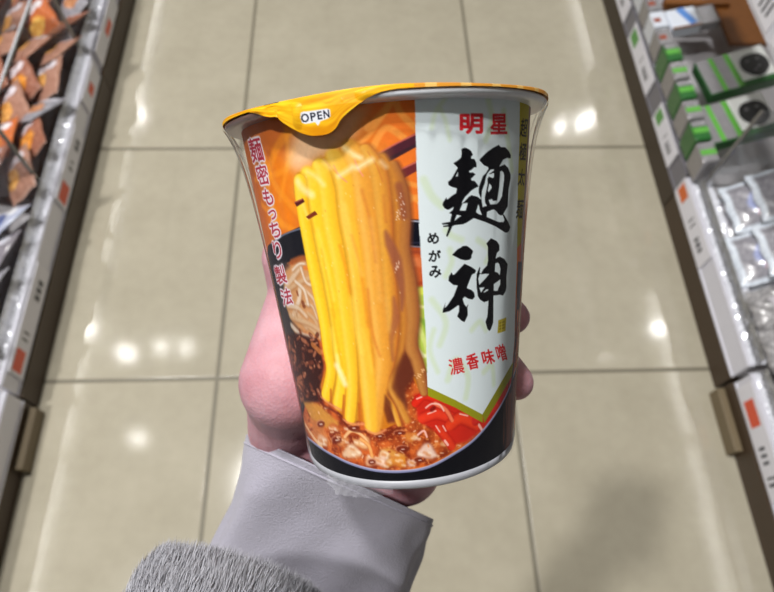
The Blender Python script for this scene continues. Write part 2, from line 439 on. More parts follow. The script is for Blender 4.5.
for x, y, rx, ry in ((337, 440, 5, 3.8), (321, 424, 4, 3.5), (354, 428, 6, 3), (400, 433, 6, 2.6), (403, 449, 7, 3.4), (372, 462, 4, 3), (380, 436, 5, 2.5), (420, 460, 6, 3), (432, 426, 6, 3)):
    a = np.linspace(0, 2 * np.pi, 16, endpoint=False)
    poly(np.stack([x + rx * np.cos(a), y + ry * np.sin(a)], 1), (110, 36, 20), .85, 2, True)
    stroke(np.stack([x + rx * np.cos(a[7:15]), y + ry * np.sin(a[7:15])], 1), 1.0, (222, 150, 120), .6, soft=2)
    stroke([(x - 1, y + .5), (x + 1.2, y + .3)], 1.1, (250, 230, 220), .7)
for k in range(70):
    x = 308 + g.random() * 170; y = 404 + g.random() * 60
    stroke([(x, y), (x + g.random() * 3, y + g.normal() * 1)], .8 + g.random(), [(248, 206, 170), (150, 50, 22), (236, 130, 60)][g.integers(3)], .7, soft=1.5)
# ---- red pepper
poly([(414, 394), (440, 396), (470, 410), (500, 392), (516, 372), (512, 390), (490, 424), (468, 441), (450, 446), (436, 432), (418, 420)], (206, 40, 24), 1, 4)
for pts, w, c in (([(416, 403), (424, 396), (436, 399)], 9, (232, 44, 24)), ([(424, 418), (438, 414), (456, 420)], 12, (236, 62, 34)), ([(452, 424), (462, 418), (476, 424)], 13, (238, 66, 30)),
                  ([(440, 430), (448, 440), (452, 446)], 9, (226, 60, 30)), ([(436, 404), (446, 410), (452, 420)], 5, (244, 130, 90)), ([(476, 420), (488, 414), (498, 402)], 9, (216, 44, 34)),
                  ([(500, 400), (507, 388), (512, 376)], 6, (190, 40, 40))):
    stroke(pts, w, c, .95, edge=(170, 22, 14), soft=1.6)
for pts, w in (([(426, 408), (432, 404), (440, 405), (444, 411)], 1.6), ([(436, 426), (440, 432)], 1.4), ([(443, 426), (446, 431)], 1.4), ([(418, 435), (424, 431), (427, 437)], 2),
               ([(445, 441), (448, 445)], 2.4), ([(460, 414), (468, 416)], 1.3), ([(417, 399), (422, 397)], 1.5), ([(479, 425), (482, 430)], 2.4), ([(428, 414), (436, 411)], 1.4)):
    stroke(pts, w, (252, 196, 184), .9)
stroke([(432, 410), (434, 408)], 4, (120, 18, 12), .8, soft=2)
# ---- chopsticks (behind the noodles)
poly([(377, 154), (416, 133), (417, 146), (386, 163)], (78, 34, 46)); stroke([(377, 154.5), (396, 144), (416.5, 134)], 1.6, (206, 100, 84)); poly([(384, 160), (417, 143), (417, 147), (388, 163)], (58, 34, 42), .9)
poly([(393, 173), (417, 161), (417.5, 171), (396, 183)], (112, 42, 46)); stroke([(394, 173), (417, 162)], 1.4, (216, 110, 90))
# ---- the lifted noodles
mass = [(293.5, 191), (294, 179), (297.5, 173), (306, 170), (314, 166), (319, 160), (326, 156), (335, 153.5), (340, 148), (348, 143.5), (356, 142.2), (364, 145.5), (372, 151), (382.4, 157), (391.4, 165.7),
        (398.8, 179), (404, 192.4), (405.3, 217), (406.5, 242.4), (409, 266.8), (415.4, 294.3), (417.5, 318), (417, 344), (423, 359.8), (428.3, 379), (427.4, 396), (420, 392), (412, 376), (404, 384), (404, 404), (396, 424), (384, 430), (364, 422),
        (344, 419), (331, 402), (322, 395), (321, 384), (326, 367), (321, 340), (319.8, 313.5), (313, 278), (308, 249.6), (301, 226), (297, 205)]
MM = full_mask(mass, 0)
poly(mass, (206, 118, 26), 1, 1)
poly([(383, 226), (392, 236), (402, 290), (410, 345), (404, 384), (398, 420), (390, 424), (392, 350), (384, 280)], (148, 76, 58), .95, 4)
poly([(395, 340), (412, 345), (418, 372), (404, 388), (408, 410), (394, 424), (386, 395)], (112, 52, 32), .95, 4)
def noodle(pts, w, c, e, h=None, deep=1.0):
    c_, e_ = np.array(c, float), np.array(e, float); e = c_ + (e_ - c_) * (.35 + .65 * deep)
    stroke([(x + 1.2, y) for x, y in pts], [a * 1.16 for a in w], np.array(e, float) * (.97 - .13 * deep), .15 + .55 * deep, soft=5)
    stroke(pts, w, c, 1, edge=e, hl=h, soft=2.4 + 3 * (1 - deep), asym=True)
N1, N2, N3 = (250, 200, 44), (244, 186, 52), (232, 160, 56)
noodle([(394, 166), (400, 190), (402, 220), (402, 250), (408, 282), (412, 315), (411, 345), (418, 366), (424, 392)], [9, 15, 17, 16, 17, 16, 14, 13, 9], (186, 118, 56), (140, 76, 46), (208, 146, 76))
noodle([(381, 160), (390, 184), (393, 215), (392, 250), (396, 290), (399, 325), (396, 355), (391, 380), (398, 402), (407, 420)], [12, 18, 18, 15, 16, 17, 16, 12, 10, 8], (206, 134, 50), (158, 84, 44), (226, 164, 80), deep=.12)
noodle([(366, 152), (376, 176), (381, 212), (384, 250), (388, 292), (390, 330), (387, 365), (379, 388), (392, 406), (399, 424)], [13, 20, 20, 18, 18, 18, 15, 10, 7, 6], (226, 156, 52), (184, 98, 40), (242, 190, 96))
stroke([(386, 232), (390, 244), (397, 262), (402, 290), (402, 310)], [3, 9, 11, 6, 3], (150, 84, 62), .8, soft=5)
stroke([(394, 298), (396, 318), (391, 340), (393, 360)], [3, 8, 6, 3], (158, 88, 60), .7, soft=5)
noodle([(350, 148), (358, 172), (364, 210), (370, 250), (374, 292), (379, 330), (382, 366), (378, 400), (375, 428)], [15, 21, 20, 19, 19, 19, 17, 17, 14], N3, (214, 134, 44), (250, 206, 112), deep=.5)
noodle([(334, 158), (342, 180), (346, 215), (353, 255), (358, 300), (363, 345), (368, 386), (371, 426)], [16, 19, 19, 18, 18, 18, 18, 15], N2, (228, 156, 42), (254, 216, 116), deep=.12)
noodle([(320, 168), (325, 190), (329, 222), (337, 262), (343, 305), (349, 350), (352, 385), (350, 418)], [15, 18, 18, 18, 18, 16, 13, 13], N1, (236, 172, 34), (255, 226, 116))
noodle([(308, 176), (311, 196), (315, 228), (323, 265), (331, 308), (337, 346), (341, 378), (338, 404)], [15, 18, 18, 18, 17, 15, 12, 13], (252, 206, 40), (238, 178, 30), (255, 232, 112), deep=.12)
noodle([(300, 182), (302, 205), (308, 240), (316, 280), (324, 320), (328, 352), (331, 372), (326, 396)], [12, 12, 12, 13, 12, 11, 11, 12], (250, 206, 34), (238, 176, 28), (255, 230, 100))
for pts, w, c in (([(352, 236), (360, 266), (365, 300), (368, 326)], 2.4, (222, 122, 30)), ([(340, 246), (346, 268), (350, 292)], 2.4, (226, 130, 26)), ([(322, 250), (329, 286), (335, 318)], 2, (236, 160, 24)),
                  ([(368, 290), (372, 330), (380, 356)], 2.4, (206, 108, 34)), ([(362, 190), (370, 220), (376, 262)], 2.4, (204, 112, 44)), ([(332, 310), (338, 344), (343, 368)], 2, (238, 164, 20)), ([(306, 188), (308, 206), (314, 232)], 2, (236, 164, 20)),
                  ([(384, 196), (386, 222)], 2, (190, 104, 46))):
    stroke(pts, w, c, .55, soft=5)
for pts, w, c in (([(334, 166), (339, 175), (347, 182)], 1.6, (240, 150, 116)), ([(355, 160), (358, 168), (363, 176)], 1.8, (240, 150, 120)), ([(321, 156), (330, 166), (337, 174)], 1.4, (226, 150, 60)), ([(368, 152), (377, 166), (383, 182)], 1.6, (206, 120, 50))):
    stroke(pts, w, c, .8, soft=1.6)
stroke([(384, 150), (386, 170), (386, 200)], 10, (214, 148, 60), .25, soft=14)
for pts, w, al in (([(298, 182), (304, 190), (312, 195)], 7, .6), ([(308, 172), (316, 177), (324, 185)], 4, .5), ([(344, 148), (352, 153), (360, 158)], 4, .7), ([(339, 176), (346, 172), (353, 167)], 5, .6),
               ([(358, 168), (366, 163), (372, 160)], 5, .75), ([(354, 156), (362, 158)], 3, .6), ([(381, 162), (386, 167)], 4, .5), ([(303, 204), (308, 218)], 3, .4), ([(337, 366), (341, 374), (345, 384)], 6, .7), ([(337, 356), (338, 364)], 3, .6), ([(324, 162), (330, 168)], 4, .4)):
    stroke(pts, w, (255, 244, 206), al, soft=6)
for pts, w, c, al in (([(345, 205), (352, 240), (362, 275)], 3, (255, 226, 130), .35), ([(318, 230), (326, 262), (334, 300)], 3, (255, 236, 130), .4), ([(371, 220), (377, 262), (380, 300)], 4, (246, 196, 110), .35),
                     ([(352, 300), (356, 330), (362, 352)], 5, (255, 222, 90), .4), ([(362, 330), (368, 350), (372, 372)], 4, (252, 208, 80), .4), ([(331, 330), (335, 352), (338, 362)], 4, (255, 228, 90), .4), ([(386, 300), (389, 330)], 5, (238, 180, 90), .35)):
    stroke(pts, w, c, al, soft=7)
# towards the top the strands turn over the chopsticks and pale a little
stroke([(298, 190), (318, 172), (345, 156), (370, 158)], 20, (246, 208, 110), .22, soft=16)
for k in range(60):
    x = 305 + g.random() * 105; y = 175 + g.random() * 215
    c_ = to_canvas(np.array([[x, y]]))[0].astype(int)
    if MM[min(c_[1], CH - 1), min(c_[0], CW - 1)] > .5: stroke([(x, y), (x + .4, y + 1)], .8, (255, 236, 190) if k % 3 else (190, 110, 40), .5)
stroke([(399, 186), (402, 200), (404, 216)], 8, (128, 62, 56), .55, soft=5)
for k in range(22):
    x = 396 + g.random() * 9; y = 192 + g.random() * 30; stroke([(x, y), (x + .5, y + .8)], .8, (248, 226, 210), .8)
    if k < 8: x = 395 + g.random() * 4; y = 256 + g.random() * 16; stroke([(x, y), (x + .6, y + 1.6)], .9, (248, 216, 190), .7)
    if k < 14: x = 414 + g.random() * 10; y = 368 + g.random() * 14; stroke([(x, y), (x + 1, y + .6)], .9, (246, 196, 140), .85)
# ends standing in the soup, dark between them
poly([(404, 352), (411, 360), (414, 378), (405, 392), (405, 404), (398, 398), (392, 388), (396, 368)], (100, 44, 28), .85, 5)
poly([(385, 394), (391, 402), (394, 420), (388, 424), (384, 410)], (104, 44, 24), .85, 3)
for pts in ([(331, 390), (331, 402)], [(344, 396), (343, 414)], [(359, 404), (360, 420)]): stroke(pts, 2.2, (190, 96, 24), .7, soft=2.5)
for pts in ([(321, 397), (330, 404), (341, 410)], [(343, 420), (352, 424), (364, 424)], [(366, 430), (376, 434), (386, 430)]): stroke(pts, 2.2, (232, 146, 96), .7, soft=2)
for pts in ([(318, 392), (322, 402), (332, 408), (342, 414)], [(342, 418), (352, 428), (366, 430)], [(386, 434), (394, 428), (404, 426)]): stroke([(x, y + 2) for x, y in pts], 2.4, (110, 36, 18), .7, soft=2)
# chopstick tips in front of the noodles
poly([(294.5, 202.5), (303, 198.5), (305, 202), (297, 207)], (86, 24, 26)); poly([(306, 217), (315, 211), (318, 214.5), (309, 219.5)], (120, 44, 24)); stroke([(295, 202.5), (303, 199)], 1, (180, 90, 70))
A.img *= (1 + (n_fine - .5) * .05)[..., None]
# ---- black bowl wall at the bottom with a lavender lip
lip = [(303, 434), (312, 441.5), (322, 449), (333, 455.5), (346, 462), (360, 467), (375, 470.5), (390, 471.8), (405, 471.5), (420, 469.5), (433, 465.5), (450, 456.5), (470, 443.5), (485, 428.5), (497, 412), (505, 398), (511, 384), (516, 368)]
poly([(282, 400)] + lip + [(530, 360), (530, 480), (500, 500), (310, 500), (280, 440)], (9, 10, 16))
poly([(504, 405), (512, 386), (517, 368), (530, 360), (530, 470), (506, 470), (503, 440)], (112, 58, 40), 1, 3)
for x in (507, 511, 514): stroke([(x + 2, 380), (x, 420), (x - 1.5, 458)], 1.4, (44, 24, 22), .7, soft=2)
stroke(lip, 2.6, (132, 134, 172), 1, soft=1.2); stroke([(x, y - .9) for x, y in lip], 1.0, (196, 198, 224), .7)
stroke([(505, 404), (505, 440), (503, 458)], 2, (18, 16, 22), .9, soft=3)
# ---- white name panel
panel = [(415, 94), (416, 140), (417.5, 185), (419.5, 230), (421.5, 262), (424, 300), (426.5, 345), (428, 389), (456, 402.5), (483, 417), (497, 393), (513, 366), (514.5, 340), (515.5, 300), (517, 260), (518, 180), (519.5, 140), (520, 94)]
green = (200, 224, 150)
poly([(428, 386), (455, 399), (482.5, 413.5), (483, 423), (455, 407.5), (428.3, 396)], (152, 150, 24)); poly([(482, 413), (497, 390), (513, 362), (513.5, 373), (500, 397), (484.5, 423)], (140, 138, 20))
poly([(519, 94), (519, 140), (517.5, 180), (515, 225), (512.3, 255), (516, 250), (521, 243), (524, 200), (526.8, 150), (530, 94)], (186, 172, 40))
poly([(530, 94), (526.8, 150), (524, 200), (521, 243), (519.5, 246), (519, 300), (517, 360), (535, 360), (545, 94)], (150, 116, 104), 1, 1)
for a_, b_ in (((533, 104), (528, 170)), ((529.5, 130), (525.5, 200)), ((525, 200), (521, 250))): stroke([a_, b_], 1.6, (206, 180, 172), .8, soft=2)
poly([(519, 247), (521.5, 243), (521, 262), (518.5, 280)], (214, 110, 70)); poly([(518, 262), (522, 262), (521, 310), (516, 310)], (44, 44, 56), .9, 2)
stroke([(517, 300), (516, 312)], 2, (170, 100, 70), .9, soft=2); stroke([(516.5, 312), (516, 330), (515, 350)], 2.4, (70, 60, 40), .9, soft=2); stroke([(516, 340), (514, 362), (511, 390)], 3, (44, 34, 34), .9, soft=2)
poly(panel[:7] + [(427.6, 387), (455, 400), (482.5, 414.5), (496, 391.5), (512.5, 363)] + panel[12:], (224, 235, 239))
for pts, w in (([(432, 128), (436, 112), (446, 98)], 4), ([(441, 110), (446, 122), (450, 140)], 4), ([(488, 98), (492, 120), (486, 140)], 6), ([(424, 180), (432, 196), (442, 206)], 8), ([(446, 230), (452, 236), (462, 240)], 6),
               ([(450, 250), (452, 262), (446, 276)], 6), ([(432, 300), (446, 322), (440, 345)], 6), ([(448, 380), (456, 360), (468, 376), (466, 398)], 6), ([(472, 330), (480, 322), (486, 330)], 5), ([(484, 372), (492, 366), (494, 384)], 5),
               ([(504, 112), (508, 140), (512, 170)], 6), ([(478, 240), (490, 250), (486, 262)], 5), ([(434, 330), (430, 350), (438, 372)], 5)):
    stroke(pts, w, (208, 226, 184), .55, soft=5)
K = (10, 10, 14); Wh = (224, 235, 239)
# the two big brush-written characters
PA = [(461.5, 149.8), (463.3, 148), (465.4, 147.8), (468.5, 149), (471.1, 151.1), (473.1, 155), (471.1, 157), (471.6, 158.9), (474.7, 159.4), (476.5, 163.3), (476.8, 167.5), (474.2, 167.6), (471.6, 170), (469, 171.4), (470, 172.9), (473.1, 172.7), (475.7, 174.5), (471.1, 179.1), (471.9, 180.9), (474.7, 181.2), (477, 184), (478.9, 186.6), (475, 188.4), (471.6, 190.7), (468, 194.4), (464.9, 197.5), (462.8, 201.2), (461.8, 203.8), (456, 206), (450.1, 198.5), (450.1, 197.5), (453, 195.4), (456.3, 193.3), (457.1, 188.7), (451.4, 186.9), (448.6, 185), (448.3, 182), (451.4, 179.4), (455.1, 173.2), (457.9, 168), (457.6, 167.4), (453.5, 163.5), (458.7, 160.2), (461.3, 157.6), (462, 152.9)]
PB = [(452, 196), (447.3, 199.9), (446.5, 197.6), (443.2, 202.8), (442.7, 205.3), (444.7, 208.4), (447.8, 210), (450.4, 209.2), (454, 206.9), (453, 210), (449.1, 213.6), (452, 213.9), (450.3, 222), (442.1, 223.5), (442.4, 224.6), (449.1, 224.8), (443.2, 226.1), (443.7, 227.2), (449.1, 227.1), (446.3, 236.2), (447.6, 237), (449.6, 233.1), (451.7, 228.4), (452.7, 226.1), (456.6, 225.1), (462.8, 224.6), (466.9, 222.8), (473.7, 218.4), (475, 218.6), (486.4, 222.5), (495.7, 226.6), (505, 232.6), (507.3, 232.8), (509.1, 231), (510.4, 227.4), (508.1, 221.7), (503.9, 214.6), (500.8, 215.7), (486, 209), (481.7, 200.2), (479.1, 198.1), (477.6, 197), (474.2, 196), (471.6, 195.5), (469, 197), (463.8, 202.5), (461.8, 203.8), (462.8, 201.2), (464.9, 197.5), (458, 195)]
PC = [(488.7, 169), (486.1, 173.2), (483, 176.3), (481.2, 181.4), (479.1, 187.1), (478.9, 192.8), (480.2, 196.4), (481.2, 199), (481.7, 204.3), (483, 211), (487, 218), (492, 212), (497, 212), (498.5, 214.5), (500.8, 215.7), (503.2, 214.6), (505.5, 210.5), (507.8, 206.4), (508.1, 200.2), (508.6, 190), (510.7, 178.3), (510.7, 174.7), (508.6, 169), (508.1, 167.9), (504.7, 164.6), (499.3, 166.9), (503.2, 159.9), (507, 158.1), (509.2, 158.4), (510.7, 158.3), (510.9, 155.5), (509.1, 151.4), (505, 147.2), (500.3, 147), (499, 144.9), (492.6, 148.3), (486.4, 152.9), (480.2, 159.1), (479.7, 160.7), (484.3, 165.6), (488.4, 167.4)]
for p in (PA, PB, PC): poly(p, K)
WH = [[(458.4, 171.6), (457.9, 176.3), (455.6, 177)], [(462.8, 203.5), (468, 203), (465.9, 210.8), (459.7, 210.8)], [(457.1, 214.9), (461.3, 215.9), (454.5, 221.1)],
      [(494.1, 169.3), (490.5, 170), (487.4, 173.7), (486.1, 177.3), (484.8, 183.5), (482.2, 190.7), (481.5, 198), (481.7, 200.2), (482.8, 207.4), (487.1, 205.9), (485.3, 202.8), (484.9, 198.1), (486, 193), (487.9, 183.5), (487.7, 178.9), (489, 176.8), (492.8, 178.3), (494.1, 177.3), (494.1, 173.2), (488.4, 174.7), (494.1, 170.8)],
      [(489.5, 183.5), (491.6, 186), (491.8, 188.2), (488.7, 192.5), (487.9, 190.7)],
      [(500.1, 171.9), (501.9, 170.8), (503.7, 172.7), (504.4, 176.3), (503.7, 183.5), (502.1, 196.5), (499.5, 201.5), (496.7, 204.3), (490.5, 204.8), (488.7, 200.2), (492.1, 199.1), (493.1, 201.2), (497.2, 200.7), (497.9, 196.4), (499.3, 187.1), (499.8, 178.3)],
      [(487.1, 212.1), (489.5, 211), (493.6, 209.5), (496.2, 211), (497.7, 213.9), (500.8, 215.7), (502.9, 215.2), (504.7, 220.3), (503.4, 222.4), (498.3, 222.1), (486.9, 217.2)],
      [(478.4, 204.3), (479.3, 206), (479.9, 209.5), (482.2, 215.2), (479.1, 214.6), (476, 212.1), (477.6, 207.4)]]
for p in WH: poly(p, Wh)
SH1 = [(452.2, 255), (457.9, 249.3), (460.7, 248), (462.8, 246.2), (466.2, 245.9), (469, 247.2), (473.1, 250.9), (472.9, 252.9), (471.6, 255.5), (471.6, 258.1), (470, 259.6), (466.4, 260.7), (460.7, 259.4)]
SH2 = [(464.6, 264), (471.1, 266.9), (475.2, 269.7), (476.2, 271.1), (475.2, 273.2), (472.1, 274.7), (470, 279.9), (466.9, 288.2), (471.6, 290.2), (474.2, 292.8), (475, 297), (472.6, 299.7), (468.5, 298.9), (464.9, 296.8), (462.8, 299.1), (464.4, 304.3), (466.4, 307.1), (468.5, 304.3), (467.5, 307.9), (468, 315.2), (464.6, 322.4), (461.3, 320.6), (457.4, 316.7), (459.2, 311.5), (459.2, 305.3), (457.6, 305.9), (453.5, 309), (449.4, 311.5), (442.7, 313.1), (443.2, 309.5), (445.8, 302.8), (444.7, 308.4), (447.8, 305.3), (454, 296), (457.9, 285.6), (453.5, 285.1), (448.6, 280.9), (449.1, 276.8), (451.7, 272.4), (453, 275.2), (455.1, 274.2), (460.2, 268.5)]
SH3 = [(486.4, 243.8), (491, 238.3), (496.7, 241.2), (499.5, 245.3), (499.5, 250.5), (497, 253.1), (495.7, 258.7), (499.8, 256.7), (504.5, 259.3), (507.8, 264.4), (506.5, 276.9), (506.5, 287.3), (505.8, 291.1), (503.1, 295.7), (500.1, 294.9), (493.6, 295.7), (493.3, 322.7), (491, 329.5), (489.4, 331.1), (487.5, 328.8), (485.6, 321.9), (487.5, 316.6), (488.7, 300.6), (484.5, 302.5), (480.3, 299.9), (478, 296.1), (476.8, 287), (476.6, 280), (476.8, 274.3), (479.7, 267.1), (480.4, 268.1), (479.7, 273), (481.2, 273.8), (483.3, 269.7), (488.2, 264.5), (487.1, 265.5), (488.2, 260.8), (487.9, 246.3)]
for p in (SH1, SH2, SH3): poly(p, K)
for p in ([(479.9, 274.3), (489.5, 273.8), (485.3, 279), (479.4, 285.2), (478.4, 279)], [(495.4, 264), (495.7, 263.4), (497.7, 262.6), (499.3, 264), (500.6, 269.2), (499.8, 275.6), (497.7, 272.8), (494.9, 271.8)],
          [(500.3, 279.5), (497.7, 281.6), (493.9, 284.2), (493.9, 290.9), (497.7, 291.1), (498.3, 288.8), (500.3, 284.7)], [(479.4, 288), (484.8, 287.3), (481.2, 292.9)], [(488.7, 289.3), (488, 290.6), (484.3, 292.9), (483.5, 292.4), (486.4, 289.6)]): poly(p, Wh)
# set characters
RED = (214, 36, 46)
glyph('明', 471.6, 124, 23.5, 20.5, RED, .035); glyph('星', 499, 124.2, 17.5, 20.5, RED, .035)
glyph('め', 433.5, 238.5, 11.5, 11, K, .03, 4); glyph('が', 434.8, 256, 12, 12, K, .03, 4); glyph('み', 435.6, 272, 12, 12, K, .03, 4)
RD2 = (212, 34, 38)
glyph('濃', 456.5, 366.3, 15, 16.5, RD2, .018, -11); glyph('香', 472.7, 361.6, 12.5, 16, RD2, .04, -12); glyph('味', 488.2, 357.2, 12.5, 15.5, RD2, .04, -13); glyph('噌', 501.3, 352.8, 10, 17, RD2, .04, -15)
BK = (34, 30, 10)
glyph('超', 524, 128, 7.6, 19, BK, .05, 6); glyph('極', 523, 152, 7.4, 18, BK, .05, 5); glyph('太', 521.6, 177.5, 7.2, 17, BK, .05, 5); glyph('麺', 520, 209, 7.2, 20, BK, .05, 5)
poly([(498.4, 320.5), (506.4, 317.5), (505.6, 331), (497.6, 333.6)], (186, 168, 40)); 
for yy in (322.5, 325.5, 328.5): stroke([(499.5, yy + .8), (504.5, yy - .8)], .8, (130, 112, 20), .9)
stroke([(502, 320), (501.5, 332)], .8, (222, 206, 90), .9)
LT = (176, 40, 62); LO = (232, 222, 232)
for ch, x, y, w, h, tl in (('麺', 256, 150, 13, 25, -14), ('密', 262.5, 175, 12, 21, -14), ('も', 268, 197, 10, 17, -13), ('っ', 272.5, 215, 8, 10, -13), ('ち', 275, 230, 10, 16, -13), ('り', 277.5, 250, 8, 18, -13), ('製', 280.5, 275, 11, 19, -14), ('法', 286.5, 297, 11, 17, -14)):
    glyph(ch, x, y, w, h, LT, .035, tl, 0, LO, 4)
    A.last = None
# ------------------------------------------------------------------ cup body
cup = empty('noodle_cup', mw=CUP_M)
tag(cup, 'tall orange and white cup of instant noodles held up in one hand', 'cup')
M_print = printed('printed_paper', .5, 0)
M_print.node_tree.nodes['Principled BSDF'].inputs['Specular IOR Level'].default_value = .12
M_white = simple('white_paper', (232, 233, 236), .35, noise=.02)
M_foil = None
# label wall: fine grid over the printed front, coarse at the back
rows = CH // 2; cols = CW // 2
zs = np.linspace(CUP_H - .0019, .0026, rows); ths = np.linspace(-TH_MAX, TH_MAX, cols)
TT, ZZ = np.meshgrid(ths, zs); RR = RB + (RT - RB) * ZZ / CUP_H
P = np.stack([RR * np.sin(TT), -RR * np.cos(TT), ZZ], -1)
lab = grid_mesh('printed_label', P, cup, M_print)
ci = np.clip(((TT + TH_MAX) * UR / S), 0, CW - 1.001); ri = np.clip((CUP_H - ZZ) / S, 0, CH - 1.001)
i0, j0 = ri.astype(int), ci.astype(int); fy, fx = (ri - i0)[..., None], (ci - j0)[..., None]
I = A.img; i1, j1 = np.minimum(i0 + 1, CH - 1), np.minimum(j0 + 1, CW - 1)
colr = I[i0, j0] * (1 - fy) * (1 - fx) + I[i1, j0] * fy * (1 - fx) + I[i0, j1] * (1 - fy) * fx + I[i1, j1] * fy * fx
set_colors(lab.data, colr.reshape(-1, 3))
zs2 = np.linspace(CUP_H - .0019, .0026, 24); th2 = np.linspace(TH_MAX, 2 * math.pi - TH_MAX, 40)
TT, ZZ = np.meshgrid(th2, zs2); RR = RB + (RT - RB) * ZZ / CUP_H
o = grid_mesh('back_label', np.stack([RR * np.sin(TT), -RR * np.cos(TT), ZZ], -1), cup, M_print)
cc = np.where((ZZ < .03)[..., None], np.array((14, 14, 20)), np.array((206, 110, 40))); set_colors(o.data, cc.reshape(-1, 3).astype(float))
def lathe(name, prof, parent, mat, n=160, smooth=True):
    t = np.linspace(0, 2 * math.pi, n, endpoint=False)
    pr = np.array(prof)
    P = np.stack([pr[:, :1] * np.sin(t)[None], -pr[:, :1] * np.cos(t)[None], np.repeat(pr[:, 1:2], n, 1)], -1)
    return grid_mesh(name, P, parent, mat, closed=True, smooth=smooth)
# foot ring
lathe('foot_ring', [(.0, .0022), (.0300, .0022), (.0305, .0), (.0325, -.0001), (.0334, .0006), (.03365, .0016), (wall_r(.0027) + .00035, .0027), (wall_r(.0027) - .0004, .0029)], cup, simple('foot_paper', (168, 170, 178), .4, noise=.02))
# rolled rim
H = CUP_H
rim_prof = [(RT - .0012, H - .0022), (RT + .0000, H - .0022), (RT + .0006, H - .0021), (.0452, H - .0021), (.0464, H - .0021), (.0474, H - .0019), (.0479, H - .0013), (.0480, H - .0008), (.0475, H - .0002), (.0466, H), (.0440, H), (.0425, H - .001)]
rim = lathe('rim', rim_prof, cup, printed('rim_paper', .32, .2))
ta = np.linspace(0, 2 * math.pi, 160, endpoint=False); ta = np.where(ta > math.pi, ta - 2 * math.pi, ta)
kk = np.clip((-.12 - ta) / .35, 0, 1) * (ta > -1.9)      # film's shade on the rim's left side, painted mauve-brown into its colour
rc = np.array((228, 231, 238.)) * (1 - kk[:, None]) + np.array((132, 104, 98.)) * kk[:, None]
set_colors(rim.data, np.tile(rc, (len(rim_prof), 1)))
# ---- lid: foil-paper disc turned down over the rim on the left, with the pull tab
low = [(223.5, 121.5), (228, 117.5), (234, 114), (241, 111.8), (249, 112), (258, 113.8), (265, 116), (272, 117.2), (278, 117.2), (280.5, 120.5), (288, 126.3), (298.8, 132.6), (308, 135.4), (314, 135.8), (324, 134.6), (330, 132.2), (335.5, 127.5), (340.5, 119.8), (347, 113.5), (354, 108), (361, 103), (367.6, 98.8), (378, 93.6), (386, 91.2), (394.6, 89.6), (403, 88), (412, 86.6), (421, 85.6)]
lowd = dens(smooth_pts(low, False, 5), False, 2.0)
uvL = unwrap(lowd, cylr=.0478)
order = np.argsort(uvL[:, 0]); tl, zl = uvL[order, 0], uvL[order, 1]
nth = 2160; t = np.linspace(-math.pi, math.pi, nth, endpoint=False)
zmin_rest = H - .0003
zlow = np.where((t > tl[0]) & (t < tl[-1]), np.interp(t, tl, zl), zmin_rest)
zlow = np.minimum(zlow, zmin_rest)
drop = (H + .0008) - zlow
tab = np.interp(t, np.unwrap([tl[0] - .3] + [unwrap(np.array([[x, y]]), cylr=.0488)[0, 0] for x, y in ((280, 119), (312, 130), (335, 122), (366, 99))]), [0, 0, 1, .9, 0])
tab[(t > .6) | (t < -1.6)] = 0
tab_t = lambda x: unwrap(np.array([[x, 118.0]]), cylr=.0488)[0, 0]
K2 = 70; Prow = []; colrow = []
for k, rr in enumerate(np.linspace(0, .0476, 22)):           # top disc
    dome = .0006 * (1 - (rr / .0476) ** 2) + .0006 + .00025 * np.sin(5 * t + rr * 300) * (rr / .0476) ** 2
    Prow.append(np.stack([rr * np.sin(t), -rr * np.cos(t), H + dome], -1))
base_z = Prow[-1][:, 2]
for k in range(1, K2 + 1):
    s_ = k / K2
    wr = 0
    for c_, a_, w_, s0 in ((286, -.0009, .050, .3), (294, .0012, .045, .25), (334, -.0012, .05, .35), (342, .0016, .035, .45), (351, -.0006, .05, .4), (362, .0007, .06, .5), (258, .0005, .05, .6), (270, -.0006, .04, .5)):
        tc_ = tab_t(c_ + (6 if c_ > 320 else -4) * (s_ - .5)); wr = wr + a_ * np.exp(-((t - tc_) / w_) ** 2) * np.sin(math.pi * min(1, max(0, (s_ - s0 * .4) / (1 - s0 * .4))) ** .8) * np.minimum(drop / .003, 1)
    wr = wr + .0003 * s_ * tab * np.sin(t * 40 + 1.0)
    r_ = .0476 + .0009 * np.sqrt(np.minimum(s_ * 4, 1)) - .0024 * s_ * tab + wr
    z_ = base_z - (base_z - zlow) * s_
    r_ = r_ - .0006 * s_ * (drop > .004) * (1 - tab)
    r_ = np.maximum(r_, .04830 - np.maximum(0, H - .0024 - z_) * .20)
    Prow.append(np.stack([r_ * np.sin(t), -r_ * np.cos(t), z_], -1))
P = np.array(Prow)
M_lid = printed('lid_foil', .42, 0, bump=.2)
M_lid.node_tree.nodes['Principled BSDF'].inputs['Specular IOR Level'].default_value = .3
lid = grid_mesh('lid', P, cup, M_lid, closed=True)
rr_, cc_ = P.shape[:2]
nz = noise2(rr_ * 6, cc_, 60, 3, 21)[::6]
lc = np.array((244, 176, 22)) * (1 - nz[..., None] * .0) + (nz[..., None] - .5) * np.array((60, 110, 60))
lc[:22] = np.array((232, 150, 50)); lc[18:24][:, (t > .15) | (t < -1.9)] = (226, 150, 60)
stripe = (np.sin(t * 34) > .55) & (t > .2); lc[20:, (t > .15)] = (230, 156, 52); lc[20:, stripe] = (244, 196, 110)
tt_blk = unwrap(np.array([[262, 104], [277, 99]]), cylr=.0488)[:, 0]
blk = (t > tt_blk[0]) & (t < tt_blk[1]); lc[19:25, blk] = (24, 20, 22)
